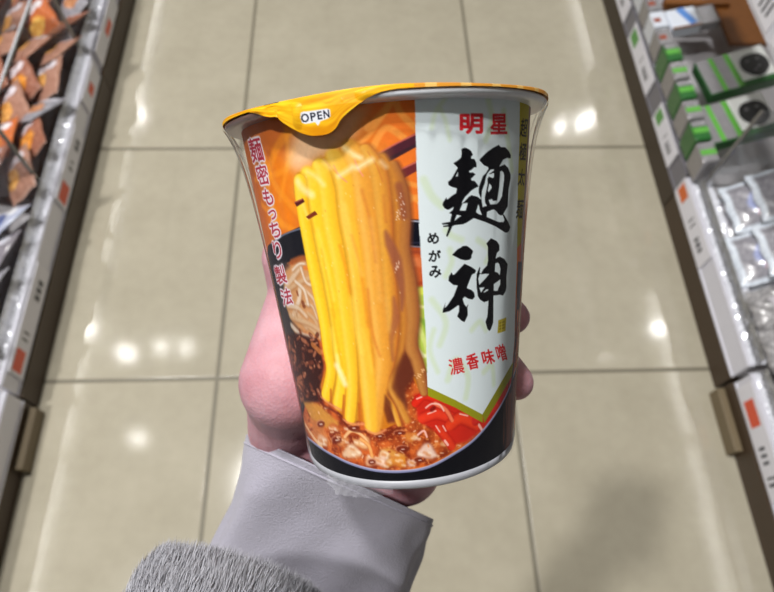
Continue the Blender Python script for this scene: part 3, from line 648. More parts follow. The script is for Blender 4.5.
# the OPEN mark printed on the tab: a white speech balloon with dark letters
q_ = 8; ox, oy, wpx, hpx = 296, 104, 40, 26
bal = [(300.6, 113), (303, 111.6), (309, 111.2), (327, 108.6), (330, 109.6), (330.6, 116), (329, 118.2), (320.5, 121.2), (318, 126), (315, 122.2), (305.5, 124), (302, 122.8), (300.2, 118)]
def px_mask(polys):
    M = np.zeros((hpx * q_, wpx * q_), bool); yy = np.arange(hpx * q_)
    for p in polys:
        p = (np.asarray(p, float) - (ox, oy)) * q_; a_, b_ = p, np.roll(p, -1, 0); R1 = np.zeros_like(M)
        for k in yy:
            c = (a_[:, 1] <= k + .5) != (b_[:, 1] <= k + .5)
            if not c.any(): continue
            xs = np.sort(a_[c][:, 0] + (k + .5 - a_[c][:, 1]) / (b_[c][:, 1] - a_[c][:, 1]) * (b_[c][:, 0] - a_[c][:, 0]))
            for j in range(0, len(xs) - 1, 2): R1[k, max(int(round(xs[j])), 0):max(int(round(xs[j + 1])), 0)] = True
        M |= R1
    return M.astype(float)
gl_ = []
for ch, cx, cy, w, h in (('O', 305.0, 118.0, 7.4, 8.2), ('P', 313.2, 116.6, 5.0, 7.8), ('E', 319.8, 115.4, 4.4, 7.6), ('N', 326.4, 114.0, 5.4, 7.6)):
    V, F = glyph_polys(ch, 0.0)
    mn, mx = V.min(0), V.max(0); Nn = (V - (mn + mx) / 2) / (mx - mn)
    a = math.radians(-9); x, y = Nn[:, 0] * w, -Nn[:, 1] * h
    Q = np.stack([cx + x * math.cos(a) - y * math.sin(a), cy + x * math.sin(a) + y * math.cos(a)], 1)
    gl_ += [Q[f] for f in F]
MB, MT = blur(px_mask([bal]), 2), blur(dilate(px_mask(gl_) > .5, 2).astype(float), 1)
Rw = np.array(CUP_M.to_3x3()); Pw = P.reshape(-1, 3) @ Rw.T + np.array(CUP_O) - np.array(EYE)
zc = Pw @ _cf; X_ = (387 + FPX * (Pw @ _cr) / zc - ox) * q_; Y_ = (296 - FPX * (Pw @ _cu) / zc - oy) * q_
ok = (X_ > 0) & (Y_ > 0) & (X_ < wpx * q_ - 1) & (Y_ < hpx * q_ - 1) & (np.abs(np.repeat(np.arange(rr_), cc_)) > 22) & np.tile(np.abs(t) < 1.5, rr_)
lf = lc.reshape(-1, 3); ii = np.where(ok)[0]; yi, xi = Y_[ii].astype(int), X_[ii].astype(int)
lf[ii] += (np.array((238, 240, 248)) - lf[ii]) * MB[yi, xi][:, None]; lf[ii] += (np.array((22, 26, 48)) - lf[ii]) * MT[yi, xi][:, None]
set_colors(lid.data, lf)
mod = lid.modifiers.new('s', 'SOLIDIFY'); mod.thickness = .00018; mod.offset = 1
# ---- shrink film round the cup
M_film = clear_film('shrink_film', (176, 172, 180), .025, .12, .15, 46, .02, (1, 1, .25))
fp = []
for z in np.linspace(-.0003, H - .001, 44):
    s_ = (H - .001 - z); off = .00045 + .0042 * math.exp(-s_ / .0085)
    fp.append((wall_r(z) + min(off, .0483 - wall_r(z)), z))
tA = np.linspace(0, 2 * math.pi, 220, endpoint=False); pr = np.array(fp)
amp = np.clip((pr[:, 1] - .06) / .03, 0, 1) * .00018 + np.clip((.012 - pr[:, 1]) / .012, 0, 1) * .00012
RRf = pr[:, :1] + amp[:, None] * (np.sin(tA * 41)[None] + np.sin(tA * 67 + 1)[None] + 1.5)
P = np.stack([RRf * np.sin(tA)[None], -RRf * np.cos(tA)[None], np.repeat(pr[:, 1:2], 220, 1)], -1)
grid_mesh('shrink_film', P, cup, M_film, closed=True)
# crumpled end of the film under the foot
g2 = np.random.default_rng(3); nn = 26; P = np.zeros((7, nn, 3))
thc = np.linspace(-.86, -.18, nn)
for a_ in range(7):
    k = a_ / 6; depth = np.interp(thc, [-.86, -.74, -.6, -.4, -.18], [.0006, .0036, .0030, .0022, .0004])
    r_ = .0337 + .0004 * np.sin(thc * 60 + a_ * 1.3) + .0006 * k
    P[a_] = np.stack([r_ * np.sin(thc), -r_ * np.cos(thc), .0012 - (depth + .0012) * k], -1)
grid_mesh('film_crumple', P, cup, clear_film('crumpled_film', (196, 196, 204), .35, .15, .25, 120, .12))
# ------------------------------------------------------------------ the person: hand, wrist and forearm
def cupp(deg, rad_off, z):        # a point beside the cup wall, world
    th = math.radians(deg); return CUP_M @ cyl(th, wall_r(max(z, 0)) + rad_off, z)
def capsule_bm(bm, a, b, ra, rb, n=20, m=6):
    """rounded tapered limb piece"""
    a, b = Vector(a), Vector(b); ax = (b - a); L = ax.length; ax.normalize()
    e1 = ax.orthogonal().normalized(); e2 = ax.cross(e1)
    prof = []
    for i in range(m + 1): t = -math.pi / 2 + math.pi / 2 * i / m; prof.append((ra * math.sin(t), ra * math.cos(t)))
    for i in range(1, 4): prof.append((L * i / 4, ra + (rb - ra) * i / 4))
    for i in range(m + 1): t = math.pi / 2 * i / m; prof.append((L + rb * math.sin(t), rb * math.cos(t)))
    rings = []
    for h, r in prof:
        if r < 1e-6: rings.append([bm.verts.new(a + ax * h)])
        else: rings.append([bm.verts.new(a + ax * h + (e1 * math.cos(2 * math.pi * k / n) + e2 * math.sin(2 * math.pi * k / n)) * r) for k in range(n)])
    for A_, B_ in zip(rings[:-1], rings[1:]):
        if len(A_) == 1 and len(B_) == 1: continue
        if len(A_) == 1:
            for k in range(n): bm.faces.new((A_[0], B_[k], B_[(k + 1) % n]))
        elif len(B_) == 1:
            for k in range(n): bm.faces.new((A_[k], B_[0], A_[(k + 1) % n]))
        else:
            for k in range(n): bm.faces.new((A_[k], B_[k], B_[(k + 1) % n], A_[(k + 1) % n]))
def chain(bm, pts):
    for (a, ra), (b, rb) in zip(pts[:-1], pts[1:]): capsule_bm(bm, a, b, ra, rb)
bm = bmesh.new()
wrist = dep(322, 496, .264); fore = dep(262, 700, .318); elbow = dep(120, 1500, .46)
pc = dep(338, 440, .256)
# forearm (two side-by-side rows make it oval)
for s_ in (-1, 1):
    o_ = CR * (.010 * s_)
    chain(bm, [(elbow + o_ * 1.6, .040), (fore + o_ * 1.3, .0215), (wrist + o_, .0175), (pc + o_ * 1.2, .019)])
# palm fan: wrist to the four knuckles, behind the cup
kn = [cupp(-178, .0160, .064), cupp(176, .0160, .046), cupp(170, .0160, .028), cupp(166, .0150, .012)]
for i, k in enumerate(kn):
    w_ = wrist + CR * (-.010 + .007 * i)
    mid = w_.lerp(k, .5) + CF * .004
    chain(bm, [(w_, .0165), (mid, .0145), (k, .0122)])
for a, b in zip(kn[:-1], kn[1:]): capsule_bm(bm, a, b, .0115, .0115)
# heel of the hand: thenar (left) and hypothenar (under the cup)
chain(bm, [(dep(316, 500, .260), .0150), (dep(287, 446, .2620), .0165), (dep(288, 402, .2330), .0158), (dep(288, 382, .2190), .0178), (cupp(-139, .0150, .034), .0150)])
chain(bm, [(dep(352, 476, .260), .0160), (dep(404, 468, .256), .0158), (kn[3], .0135)])
# thumb, up the left side and round the back of the cup
thumb = [(dep(288, 382, .2190), .0178), (cupp(-136, .0142, .0475), .0138), (cupp(-130, .0116, .0620), .0112), (cupp(-141, .0108, .0740), .0098), (cupp(-148, .0092, .0880), .0082)]
chain(bm, thumb)
# fingers, round the right-hand side: angle, off, height at knuckle, middle joint, end joint, tip
fingers = [
    [kn[0], cupp(158, .0118, .0660), cupp(142, .0100, .0620), cupp(131, .0088, .0600)],
    [kn[1], cupp(152, .0114, .0440), cupp(130, .0088, .0395), cupp(113.5, .0060, .0362)],
    [kn[2], cupp(149, .0112, .0230), cupp(127, .0086, .0175), cupp(108.5, .0056, .0140)],
    [kn[3], cupp(160, .0100, .0100), cupp(148, .0088, .0060), cupp(138, .0080, .0030)]]
rad = [(.0112, .0090, .0080, .0070), (.0112, .0088, .0076, .0061), (.0110, .0086, .0076, .0066), (.0100, .0080, .0070, .0062)]
for f, r in zip(fingers, rad): chain(bm, list(zip(f, r)))
me = D.meshes.new('person'); bm.to_mesh(me); bm.free()
person = link('person', me)
rm = person.modifiers.new('r', 'REMESH'); rm.mode = 'VOXEL'; rm.voxel_size = .0011
sm = person.modifiers.new('s', 'SMOOTH'); sm.iterations = 9; sm.factor = .5
bpy.context.view_layer.update()
dg = bpy.context.evaluated_depsgraph_get(); ev = person.evaluated_get(dg)
fin = D.meshes.new_from_object(ev); person.modifiers.clear(); person.data = fin; fin.name = 'person'
fin.polygons.foreach_set('use_smooth', [True] * len(fin.polygons))
def skin_mat():
    m, nt, b = new_mat('skin'); nd, L = nt.nodes, nt.links
    tc = nd.new('ShaderNodeTexCoord'); n = nd.new('ShaderNodeTexNoise'); n.inputs['Scale'].default_value = 70; n.inputs['Detail'].default_value = 5
    L.new(tc.outputs['Object'], n.inputs['Vector'])
    cr = nd.new('ShaderNodeValToRGB'); cr.color_ramp.elements[0].position = .3; cr.color_ramp.elements[1].position = .7
    cr.color_ramp.elements[0].color = lin((186, 132, 142)); cr.color_ramp.elements[1].color = lin((204, 158, 168))
    L.new(n.outputs['Fac'], cr.inputs[0]); L.new(cr.outputs[0], b.inputs['Base Color'])
    b.inputs['Subsurface Weight'].default_value = .25; b.inputs['Subsurface Radius'].default_value = (.006, .0022, .0015); b.inputs['Subsurface Scale'].default_value = 1.0
    b.inputs['Roughness'].default_value = .58
    v = nd.new('ShaderNodeTexVoronoi'); v.inputs['Scale'].default_value = 900; L.new(tc.outputs['Object'], v.inputs['Vector'])
    n3 = nd.new('ShaderNodeTexNoise'); n3.inputs['Scale'].default_value = 180; n3.inputs['Detail'].default_value = 4; L.new(tc.outputs['Object'], n3.inputs['Vector'])
    ad = nd.new('ShaderNodeMath'); ad.operation = 'MULTIPLY_ADD'; ad.inputs[1].default_value = .35; L.new(v.outputs['Distance'], ad.inputs[0]); L.new(n3.outputs['Fac'], ad.inputs[2])
    bp = nd.new('ShaderNodeBump'); bp.inputs['Strength'].default_value = .28; bp.inputs['Distance'].default_value = .0012
    L.new(ad.outputs[0], bp.inputs['Height']); L.new(bp.outputs[0], b.inputs['Normal'])
    return m
fin.materials.clear(); fin.materials.append(skin_mat())
tag(person, 'person in a fur-cuffed grey coat gripping the noodle cup from behind', 'person')

# ---- knitted inner sleeve
M_sleeve = simple('grey_jersey', (168, 165, 180), .92, noise=.05, nscale=500, bump=.35, bscale=1400, Sheen_Weight=.25)
def ring(c, ax, rx, ry, n, side, phase=None):
    ax = ax.normalized(); e1 = (side - ax * side.dot(ax)).normalized(); e2 = ax.cross(e1)
    return [c + e1 * (rx * math.cos(2 * math.pi * k / n)) + e2 * (ry * math.sin(2 * math.pi * k / n)) for k in range(n)]
N_ = 128
cuffC = dep(341, 479, .2375)
lines = [(340, 477, .2580, 102, .0375, 24.5), (333, 503, .2640, 100, .036, 22), (325, 533, .271, 99, .035, 20), (314, 565, .279, 100, .0350, 17), (303, 600, .287, 104, .036, 15), (290, 660, .300, 110, .038, 12), (262, 800, .32, 118, .042, 10), (120, 1500, .45, 100, .058, 8)]
centers = [dep(x, y, d) for x, y, d, *_ in lines]
P = []
NR = 60
for i in range(NR):
    s_ = i / (NR - 1) * (len(lines) - 1) if i < 48 else (len(lines) - 2) + (i - 47) / (NR - 48)
    if i < 48: s_ = (i / 47) ** 1.25 * (len(lines) - 2)
    k = min(int(s_), len(lines) - 2); f = s_ - k
    A_, B_ = lines[k], lines[k + 1]
    vals = [a + (b - a) * f for a, b in zip(A_, B_)]
    c = dep(*vals[:3]); rx = vals[3] / FPX * vals[2]; ry = vals[4]
    ang = math.radians(vals[5])          # slant of the opening, in the frame
    side = CR * math.cos(ang) - CU * math.sin(ang)
    e2 = -(ray(vals[0], vals[1]).normalized())
    row = []
    for j in range(N_):
        t = 2 * math.pi * j / N_
        ct, st = math.cos(t), math.sin(t)
        w = 1.0
        fold = 0
        if i > 0:
            q = min(max(i - 3, 0) / 14, 1)
            # a long soft fold running down-left, and a few drag lines
            fold += q * .0042 * math.exp(-((t - (2.05 + .016 * i)) / .30) ** 2)
            fold -= q * .0040 * math.exp(-((t - (1.45 + .012 * i)) / .34) ** 2)
            fold += q * .0022 * math.exp(-((t - (.75 + .004 * i)) / .22) ** 2)
            fold += q * .0012 * math.sin(5 * t + i * .16) + q * .0007 * math.sin(11 * t - i * .23)
        p = c + side * ((rx + fold) * ct) + e2 * ((ry + fold) * st)
        row.append(p)
    P.append(row)
P = np.array([[tuple(p) for p in row] for row in P])
inner = P[:5][::-1].copy(); cen = inner.mean(1, keepdims=True); inner = cen + (inner - cen) * .955       # turned hem inside the opening
lip_ = P[:1] + (P[:1] - P[1:2]) * .35; lipc = lip_.mean(1, keepdims=True); lip_ = lipc + (lip_ - lipc) * .985
Pall = np.concatenate([inner, lip_, P], 0)
sleeve = grid_mesh('sleeve', Pall, person, M_sleeve, closed=True)
tag(sleeve, 'lavender grey jersey sleeve')
# hem stitching line along the cuff
hem = P[4]; cen = hem.mean(0); tube = []
for j in range(N_):
    nrm = (hem[j] - cen); nrm /= np.linalg.norm(nrm); tan = hem[(j + 1) % N_] - hem[j - 1]; tan /= np.linalg.norm(tan); b_ = np.cross(nrm, tan)
    tube.append([hem[j] + nrm * .0001 + (nrm * math.cos(a) + b_ * math.sin(a)) * .00045 for a in np.linspace(0, 2 * math.pi, 6, endpoint=False)])
grid_mesh('hem_seam', np.array(tube + [tube[0]]), sleeve, M_sleeve, closed=True)

# ---- fur cuff of the coat
M_fur = simple('grey_fur', (164, 164, 172), .8, noise=.07, nscale=900, Sheen_Weight=.3)
fc = [(262, 588, .205, 82, .040), (228, 632, .208, 112, .048), (205, 700, .222, 128, .054), (180, 800, .25, 130, .060), (120, 1150, .33, 120, .066)]
# roll: a thick bulging cuff, its mouth facing up the arm
ax_dir = (CU * .78 + CR * .20 + CF * .60).normalized()
cF = EYE + CR * -.0585 + CU * -.1275 + CF * .186
side = (CR * 1.0 - ax_dir * ax_dir.dot(CR)).normalized(); e2 = ax_dir.cross(side)
if e2.dot(CF) > 0: e2 = -e2
prof = [(-.02, .60), (.022, .70), (.030, .80), (.0335, .90), (.033, .98), (.028, 1.06), (.018, 1.12), (.004, 1.15), (-.015, 1.15), (-.04, 1.12), (-.08, 1.12), (-.14, 1.2), (-.22, 1.3)]
prof = smooth_pts(prof, False, 4)
RX, RY = .0285, .036
rows_ = []; nF = 96
for h_, k_ in prof:
    row = []
    for j in range(nF):
        t = 2 * math.pi * j / nF
        row.append(tuple(cF + ax_dir * h_ + side * (RX * k_ * math.cos(t)) + e2 * (RY * k_ * math.sin(t))))
    rows_.append(row)
rows_ = np.array(rows_)
cuff = grid_mesh('fur_cuff', rows_, person, M_fur, closed=True)
tag(cuff, 'thick grey fur cuff')
# the pile: fine tapered hairs rooted all over the roll
g3 = np.random.default_rng(9); R0, Cc = rows_.shape[:2]
verts, faces = [], []
axv = np.array(ax_dir); cFv = np.array(cF)
nh = 60000
ri_ = g3.random(nh) * (R0 - 2 - 12); ci_ = g3.random(nh) * Cc
for a_, b_ in zip(ri_, ci_):
    i, j = int(a_), int(b_); f, h_ = a_ - i, b_ - j
    p = rows_[i, j % Cc] * (1 - f) * (1 - h_) + rows_[i + 1, j % Cc] * f * (1 - h_) + rows_[i, (j + 1) % Cc] * (1 - f) * h_ + rows_[i + 1, (j + 1) % Cc] * f * h_
    du = rows_[i + 1, j % Cc] - rows_[i, j % Cc]; dv = rows_[i, (j + 1) % Cc] - rows_[i, j % Cc]
    nrm = np.cross(du, dv); nrm /= np.linalg.norm(nrm) + 1e-12
    rel = p - cFv; rel = rel - axv * (rel @ axv)
    if nrm @ rel < 0 and a_ > 6: nrm = -nrm
    if nrm @ (p - np.array(EYE)) > .01 * np.linalg.norm(p - np.array(EYE)) * 20: continue
    dirn = nrm * .30 + axv * .95 + g3.normal(0, .15, 3) + np.array(CR) * .15 * math.sin(a_ * .8 + b_ * .35); dirn /= np.linalg.norm(dirn)
    if dirn @ nrm < .1: dirn = dirn + nrm * .4; dirn /= np.linalg.norm(dirn)
    Lh = .0056 * (.6 + .6 * g3.random()); s1 = np.cross(dirn, nrm + g3.normal(0, .5, 3)); s1 /= np.linalg.norm(s1) + 1e-12
    w_ = .00013
    mid = p + dirn * Lh * .55 + nrm * .0003; tip = p + dirn * Lh + axv * .0007 - nrm * .0006
    b = len(verts)
    verts += [p - s1 * w_ - nrm * .0004, p + s1 * w_ - nrm * .0004, mid + s1 * w_ * .8, mid - s1 * w_ * .8, tip]
    faces += [(b, b + 1, b + 2, b + 3), (b + 3, b + 2, b + 4)]
fur = mesh_from('fur_pile', verts, faces, cuff, M_fur)
tag(fur, kind='stuff')
for o in (sleeve, cuff): pass
# ------------------------------------------------------------------ setting
def floor_mat():
    m, nt, b = new_mat('porcelain_tile'); nd, L = nt.nodes, nt.links
    geo = nd.new('ShaderNodeNewGeometry'); sep = nd.new('ShaderNodeSeparateXYZ'); L.new(geo.outputs['Position'], sep.inputs[0])
    def M(op, a, b_=None, c=None):
        n = nd.new('ShaderNodeMath'); n.operation = op
        for i, v in enumerate((a, b_, c)):
            if v is None: continue
            if isinstance(v, (int, float)): n.inputs[i].default_value = v
            else: L.new(v, n.inputs[i])
        return n.outputs[0]
    ds = []
    cells = []
    for ax, off in (('X', -.29748), ('Y', .41490)):
        q = M('DIVIDE', M('SUBTRACT', sep.outputs[ax], off - 6.0), .6)
        cells.append(M('FLOOR', q))
        fr = M('FRACT', q)
        ds.append(M('MULTIPLY', M('MINIMUM', fr, M('SUBTRACT', 1.0, fr)), .6))
    dmin = M('MINIMUM', ds[0], ds[1])
    grout = nd.new('ShaderNodeMapRange'); grout.interpolation_type = 'SMOOTHSTEP'
    grout.inputs['From Min'].default_value = .0032; grout.inputs['From Max'].default_value = .0054; grout.inputs['To Min'].default_value = 1; grout.inputs['To Max'].default_value = 0
    L.new(dmin, grout.inputs['Value'])
    n = nd.new('ShaderNodeTexNoise'); n.inputs['Scale'].default_value = 7; n.inputs['Detail'].default_value = 6; L.new(geo.outputs['Position'], n.inputs['Vector'])
    n2 = nd.new('ShaderNodeTexNoise'); n2.inputs['Scale'].default_value = 40; n2.inputs['Detail'].default_value = 4; L.new(geo.outputs['Position'], n2.inputs['Vector'])
    wn = nd.new('ShaderNodeTexWhiteNoise'); wn.noise_dimensions = '2D'; cb = nd.new('ShaderNodeCombineXYZ'); L.new(cells[0], cb.inputs[0]); L.new(cells[1], cb.inputs[1]); L.new(cb.outputs[0], wn.inputs['Vector'])
    s_ = M('ADD', M('ADD', M('MULTIPLY', n.outputs['Fac'], .6), M('MULTIPLY', n2.outputs['Fac'], .3)), M('MULTIPLY', wn.outputs['Value'], .10))
    cr = nd.new('ShaderNodeValToRGB'); cr.color_ramp.elements[0].position = .3; cr.color_ramp.elements[1].position = .7
    cr.color_ramp.elements[0].color = lin((166, 159, 141)); cr.color_ramp.elements[1].color = lin((183, 176, 158))
    L.new(s_, cr.inputs[0])
    mx = nd.new('ShaderNodeMix'); mx.data_type = 'RGBA'; L.new(grout.outputs[0], mx.inputs[0]); L.new(cr.outputs[0], mx.inputs[6]); mx.inputs[7].default_value = lin((118, 112, 96))
    L.new(mx.outputs[2], b.inputs['Base Color'])
    rr = nd.new('ShaderNodeMapRange'); rr.inputs['To Min'].default_value = .09; rr.inputs['To Max'].default_value = .6; L.new(grout.outputs[0], rr.inputs['Value'])
    L.new(rr.outputs[0], b.inputs['Roughness'])
    b.inputs['Specular IOR Level'].default_value = .5
    n3 = nd.new('ShaderNodeTexNoise'); n3.inputs['Scale'].default_value = 3.2; n3.inputs['Detail'].default_value = 1; L.new(geo.outputs['Position'], n3.inputs['Vector'])
    h_ = M('ADD', M('MULTIPLY', grout.outputs[0], -1.0), M('MULTIPLY', n3.outputs['Fac'], 1.6))
    bp = nd.new('ShaderNodeBump'); bp.inputs['Strength'].default_value = .35; bp.inputs['Distance'].default_value = .0015; L.new(h_, bp.inputs['Height']); L.new(bp.outputs[0], b.inputs['Normal'])
    return m
def quad(name, x0, x1, y0, y1, z, mat, down=False):
    f = (0, 1, 2, 3) if not down else (3, 2, 1, 0)
    return mesh_from(name, [(x0, y0, z), (x1, y0, z), (x1, y1, z), (x0, y1, z)], [f], None, mat)
o = quad('floor', -4, 4.2, -3, 8, 0, floor_mat()); tag(o, kind='structure')
HC = 4.2
o = quad('ceiling', -4, 4.2, -3, 8, HC, simple('ceiling_paint', (206, 206, 202), .9), True); tag(o, kind='structure')

M_kick = simple('brown_kick', (66, 50, 34), .5, noise=.08)
M_kickR = simple('dark_brown_kick', (60, 48, 36), .5, noise=.08)
M_deck = simple('shelf_steel', (178, 176, 180), .45, noise=.05)
M_rail = simple('price_rail_plastic', (222, 222, 234), .3, noise=.03, coat=.4)
M_rail_d = simple('grey_rail_plastic', (116, 114, 122), .35, noise=.05)
M_card = simple('card_paper', (232, 231, 240), .5, noise=.03)
M_clear = clear_film('acrylic', (214, 218, 228), .18, .08, .5, 90, .3)
M_crink = clear_film('acrylic_fence', (225, 228, 236), .16, .12, .8, 120, .25)
M_lip = simple('crinkled_plastic', (226, 228, 238), .22, metal=.1, coat=.6)
M_shade = simple('back_panel', (120, 112, 104), .7)
def marks(name, rects, mat, parent, face):
    """flat printed blocks on a card; face(u,v,l)->point, rects in card fractions"""
    vs, fs = [], []
    for u0, v0, u1, v1 in rects:
        b = len(vs); vs += [face(u0, v0), face(u1, v0), face(u1, v1), face(u0, v1)]; fs.append((b, b + 1, b + 2, b + 3))
    return mesh_from(name, vs, fs, parent, mat)
M_orange = simple('orange_ink', (226, 92, 62), .5); M_green = simple('green_ink', (98, 160, 84), .5); M_grey = simple('grey_ink', (84, 84, 92), .5); M_tang = simple('tangerine_ink', (222, 110, 50), .5)

def shelf_unit(name, label, sx, xf, xb, y0, y1, zr0, zr1, xk, kmat, tall=0.5, dark=False, group=None, fence=True, lipw=.018):
    """sx=-1 left side, +1 right side; xf front plane of the rail, xk kick plate"""
    t = empty(name, (xk, (y0 + y1) / 2, 0)); tag(t, label, 'shelf', group)
    inv = Matrix.Translation((-xk, -(y0 + y1) / 2, 0))
    def X(a, b): return (min(a, b), max(a, b))
    def put(o): o.data.transform(inv); o.parent = t; return o
    put(box('kick_plate', *X(xk, xk + sx * .02), y0, y1, 0, zr0 - .001, kmat))
    put(box('deck', *X(xf + sx * .012, xb), y0, y1, zr0 + .005, zr0 + .025, M_deck))
    # rail: tilted channel with upper and lower lips
    pr_ = [(xf, zr0), (xf + sx * .010, zr0 - .002), (xf + sx * .013, zr1), (xf + sx * .003, zr1 + .001), (xf + sx * .0005, zr1 - .004), (xf + sx * .0025, zr1 - .006), (xf + sx * .0022, zr0 + .006), (xf, zr0 + .004)]
    put(extrude_profile('price_rail', pr_, y0 + .002, y1 - .002, M_rail_d if dark else M_rail))
    if fence:
        gl = np.random.default_rng(int((y0 + 9) * 100)); nY = int((y1 - y0) / .006); Pz = np.zeros((6, nY, 3))
        for a_ in range(6):
            kk = a_ / 5; ph = np.arange(nY) * math.pi
            Pz[a_] = np.stack([xf + sx * (.006 + lipw * kk + .0016 * np.cos(ph) * math.sin(math.pi * kk) + gl.normal(0, .0009, nY)), np.linspace(y0 + .003, y1 - .003, nY) + gl.normal(0, .0006, nY), zr1 + .001 + .014 * kk + gl.normal(0, .0008, nY)], -1)
        put(grid_mesh('crinkled_lip', Pz, None, M_lip, smooth=False))
        f = put(box('fence', *X(xf + sx * .013, xf + sx * .0155), y0 + .004, y1 - .004, zr1 - .005, zr1 + .030, M_crink))
    put(box('back_panel', *X(xb, xb + sx * .02), y0, y1, 0, zr1 + tall, M_shade))
    return t
LX, RX_ = -.645, .725
yL1, yL2 = .363, 1.196
shelf_unit('shelf_bay', 'left shelf bay holding the small brown and white snack bags', -1, LX, -1.10, yL1, yL2 - .002, .066, .128, -.6415, M_kick, group='shelf bays along the aisle')
shelf_unit('shelf_bay', 'left shelf bay beyond the bags, at the top edge of the photo', -1, LX - .004, -1.10, yL2 + .002, 2.4, .066, .128, -.6415, M_kick, group='shelf bays along the aisle')
shelf_unit('shelf_bay', 'plain grey shelf bay at the lower left corner', -1, LX + .006, -1.10, -1.0, yL1 - .004, .054, .116, -.6415, M_kick, group='shelf bays along the aisle')
shelf_unit('shelf_bay', 'pale-railed right shelf bay holding the frilled clear packs', 1, RX_, 1.20, .373, .822, .062, .124, .7245, M_kick, lipw=.034, group='shelf bays along the aisle')
shelf_unit('shelf_bay', 'dark-railed right shelf bay holding the green boxes', 1, RX_, 1.20, .826, 2.4, .062, .124, .7245, M_kickR, dark=True, group='shelf bays along the aisle')
shelf_unit('shelf_bay', 'right shelf bay with a red ticket at the lower right corner', 1, RX_ + .004, 1.20, -1.0, .365, .060, .118, .7245, M_kick, group='shelf bays along the aisle')
# short foot plates of the nearer bays
for x0, x1, y0, y1, lb in ((-.6405, -.625, .235, .352, 'brown foot plate on the floor under the left shelf joint'), (.708, .7240, .235, .362, 'brown foot plate on the floor under the right shelf joint')):
    o = box('foot_plate', x0, x1, y0, y1, 0, .035, simple('foot_brown', (118, 104, 80), .6), None, .002); tag(o, lb, 'foot plate')

def card(sx, xf, y0, y1, z0, z1, label, ink, tagrect=None, lines=(), group='price cards on the rails', mat=None):
    """a printed ticket slid into the rail; its text runs along the aisle"""
    k_ = 1.0 if abs(xf) < .70 and sx > 0 else (1.057 if sx < 0 else 1.043)
    y0, y1 = y0 * k_, y1 * k_
    t = empty('price_card', (xf, (y0 + y1) / 2, (z0 + z1) / 2)); tag(t, label, 'price card', group)
    cx, cy, cz = xf, (y0 + y1) / 2, (z0 + z1) / 2
    o = box('ticket', -.0004 if sx < 0 else -.0012, .0012 if sx < 0 else .0004, y0 - cy, y1 - cy, z0 - cz, z1 - cz, mat or M_card, t)
    lx = .0015 if sx < 0 else -.0015
    def face(u, v):   # u along the card (0 near end .. 1 far end), v up
        return (lx, y0 - cy + (y1 - y0) * u, (z0 - cz) + (z1 - z0) * v)
    if tagrect: tag(marks('colour_block', [tagrect], ink, t, face), 'coloured block')
    runs = []
    for l_ in sorted(lines):
        if runs and l_[0] - runs[-1][-1][2] < .045: runs[-1].append(l_)
        else: runs.append([l_])
    for r_ in runs: marks('printed_price' if len(r_) > 2 else 'small_print', r_, M_grey, t, face)
    return t
def ypx(px, py, X): return onx(px, py, X).y
zL0, zL1 = .072, .122
big = [(.12, .30, .18, .62), (.20, .30, .27, .62), (.29, .30, .36, .62), (.38, .34, .41, .58)]
thin = [(.50, .3, .52, .7), (.55, .25, .57, .7), (.60, .3, .62, .6)]
cl = LX + .0006
card(-1, cl, 1.15, 1.36, zL0, zL1, 'white card with a red blob, at the far left by the frame top', M_orange, (.42, .2, .66, .62))
card(-1, cl, 1.00, 1.118, zL0, zL1, 'white card with a faint red blot, just before the left rail joint', M_orange, (.34, .25, .60, .72))
card(-1, cl, .735, .93, zL0, zL1, 'white card with a vermilion block, middle of the left rail', M_orange, (.04, .15, .28, .80), [(.74, .25, .80, .6), (.82, .25, .88, .6), (.46, .3, .5, .62), (.55, .35, .58, .6)])
card(-1, cl, .372, .590, zL0, zL1, 'white card with an orange block, lowest on the left rail', M_orange, (.03, .22, .22, .85), [(.68, .25, .73, .62), (.75, .25, .80, .62), (.82, .25, .87, .62), (.3, .3, .32, .7), (.36, .3, .38, .7)])
cr_ = RX_ - .0006; zR0, zR1 = .066, .120
card(1, cr_, 1.335, 1.50, zR0, zR1, 'white card cut off by the top edge, on the right rail', M_green, None, [(.25, .3, .31, .6), (.33, .3, .39, .6)])
card(1, cr_, 1.075, 1.275, zR0, zR1, 'white card with a green block, upper one on the right rail', M_green, (.74, .25, .96, .85), [(.16, .3, .2, .62), (.22, .3, .26, .62), (.28, .3, .32, .62), (.34, .35, .36, .6), (.46, .3, .48, .75)])
card(1, cr_, .855, 1.005, zR0, zR1, 'white card with a green block, lower one on the right rail', M_green, (.74, .25, .96, .85), [(.16, .3, .21, .62), (.24, .3, .29, .62), (.32, .3, .36, .62), (.46, .35, .48, .7)])
card(1, cr_, .592, .790, zR0, zR1, 'white card with a brown-orange block on the right rail', M_tang, (.78, .25, .97, .8), [(.14, .3, .18, .62), (.20, .3, .25, .62), (.27, .3, .31, .62), (.45, .3, .47, .7), (.52, .3, .54, .7)])
card(1, RX_ + .0034, .13, .335, .064, .114, 'white card with a red block, at the lower right corner', M_orange, (.62, .2, .86, .8), [(.30, .25, .33, .6), (.36, .25, .39, .6), (.42, .25, .45, .6), (.12, .2, .15, .7), (.18, .2, .2, .7)])
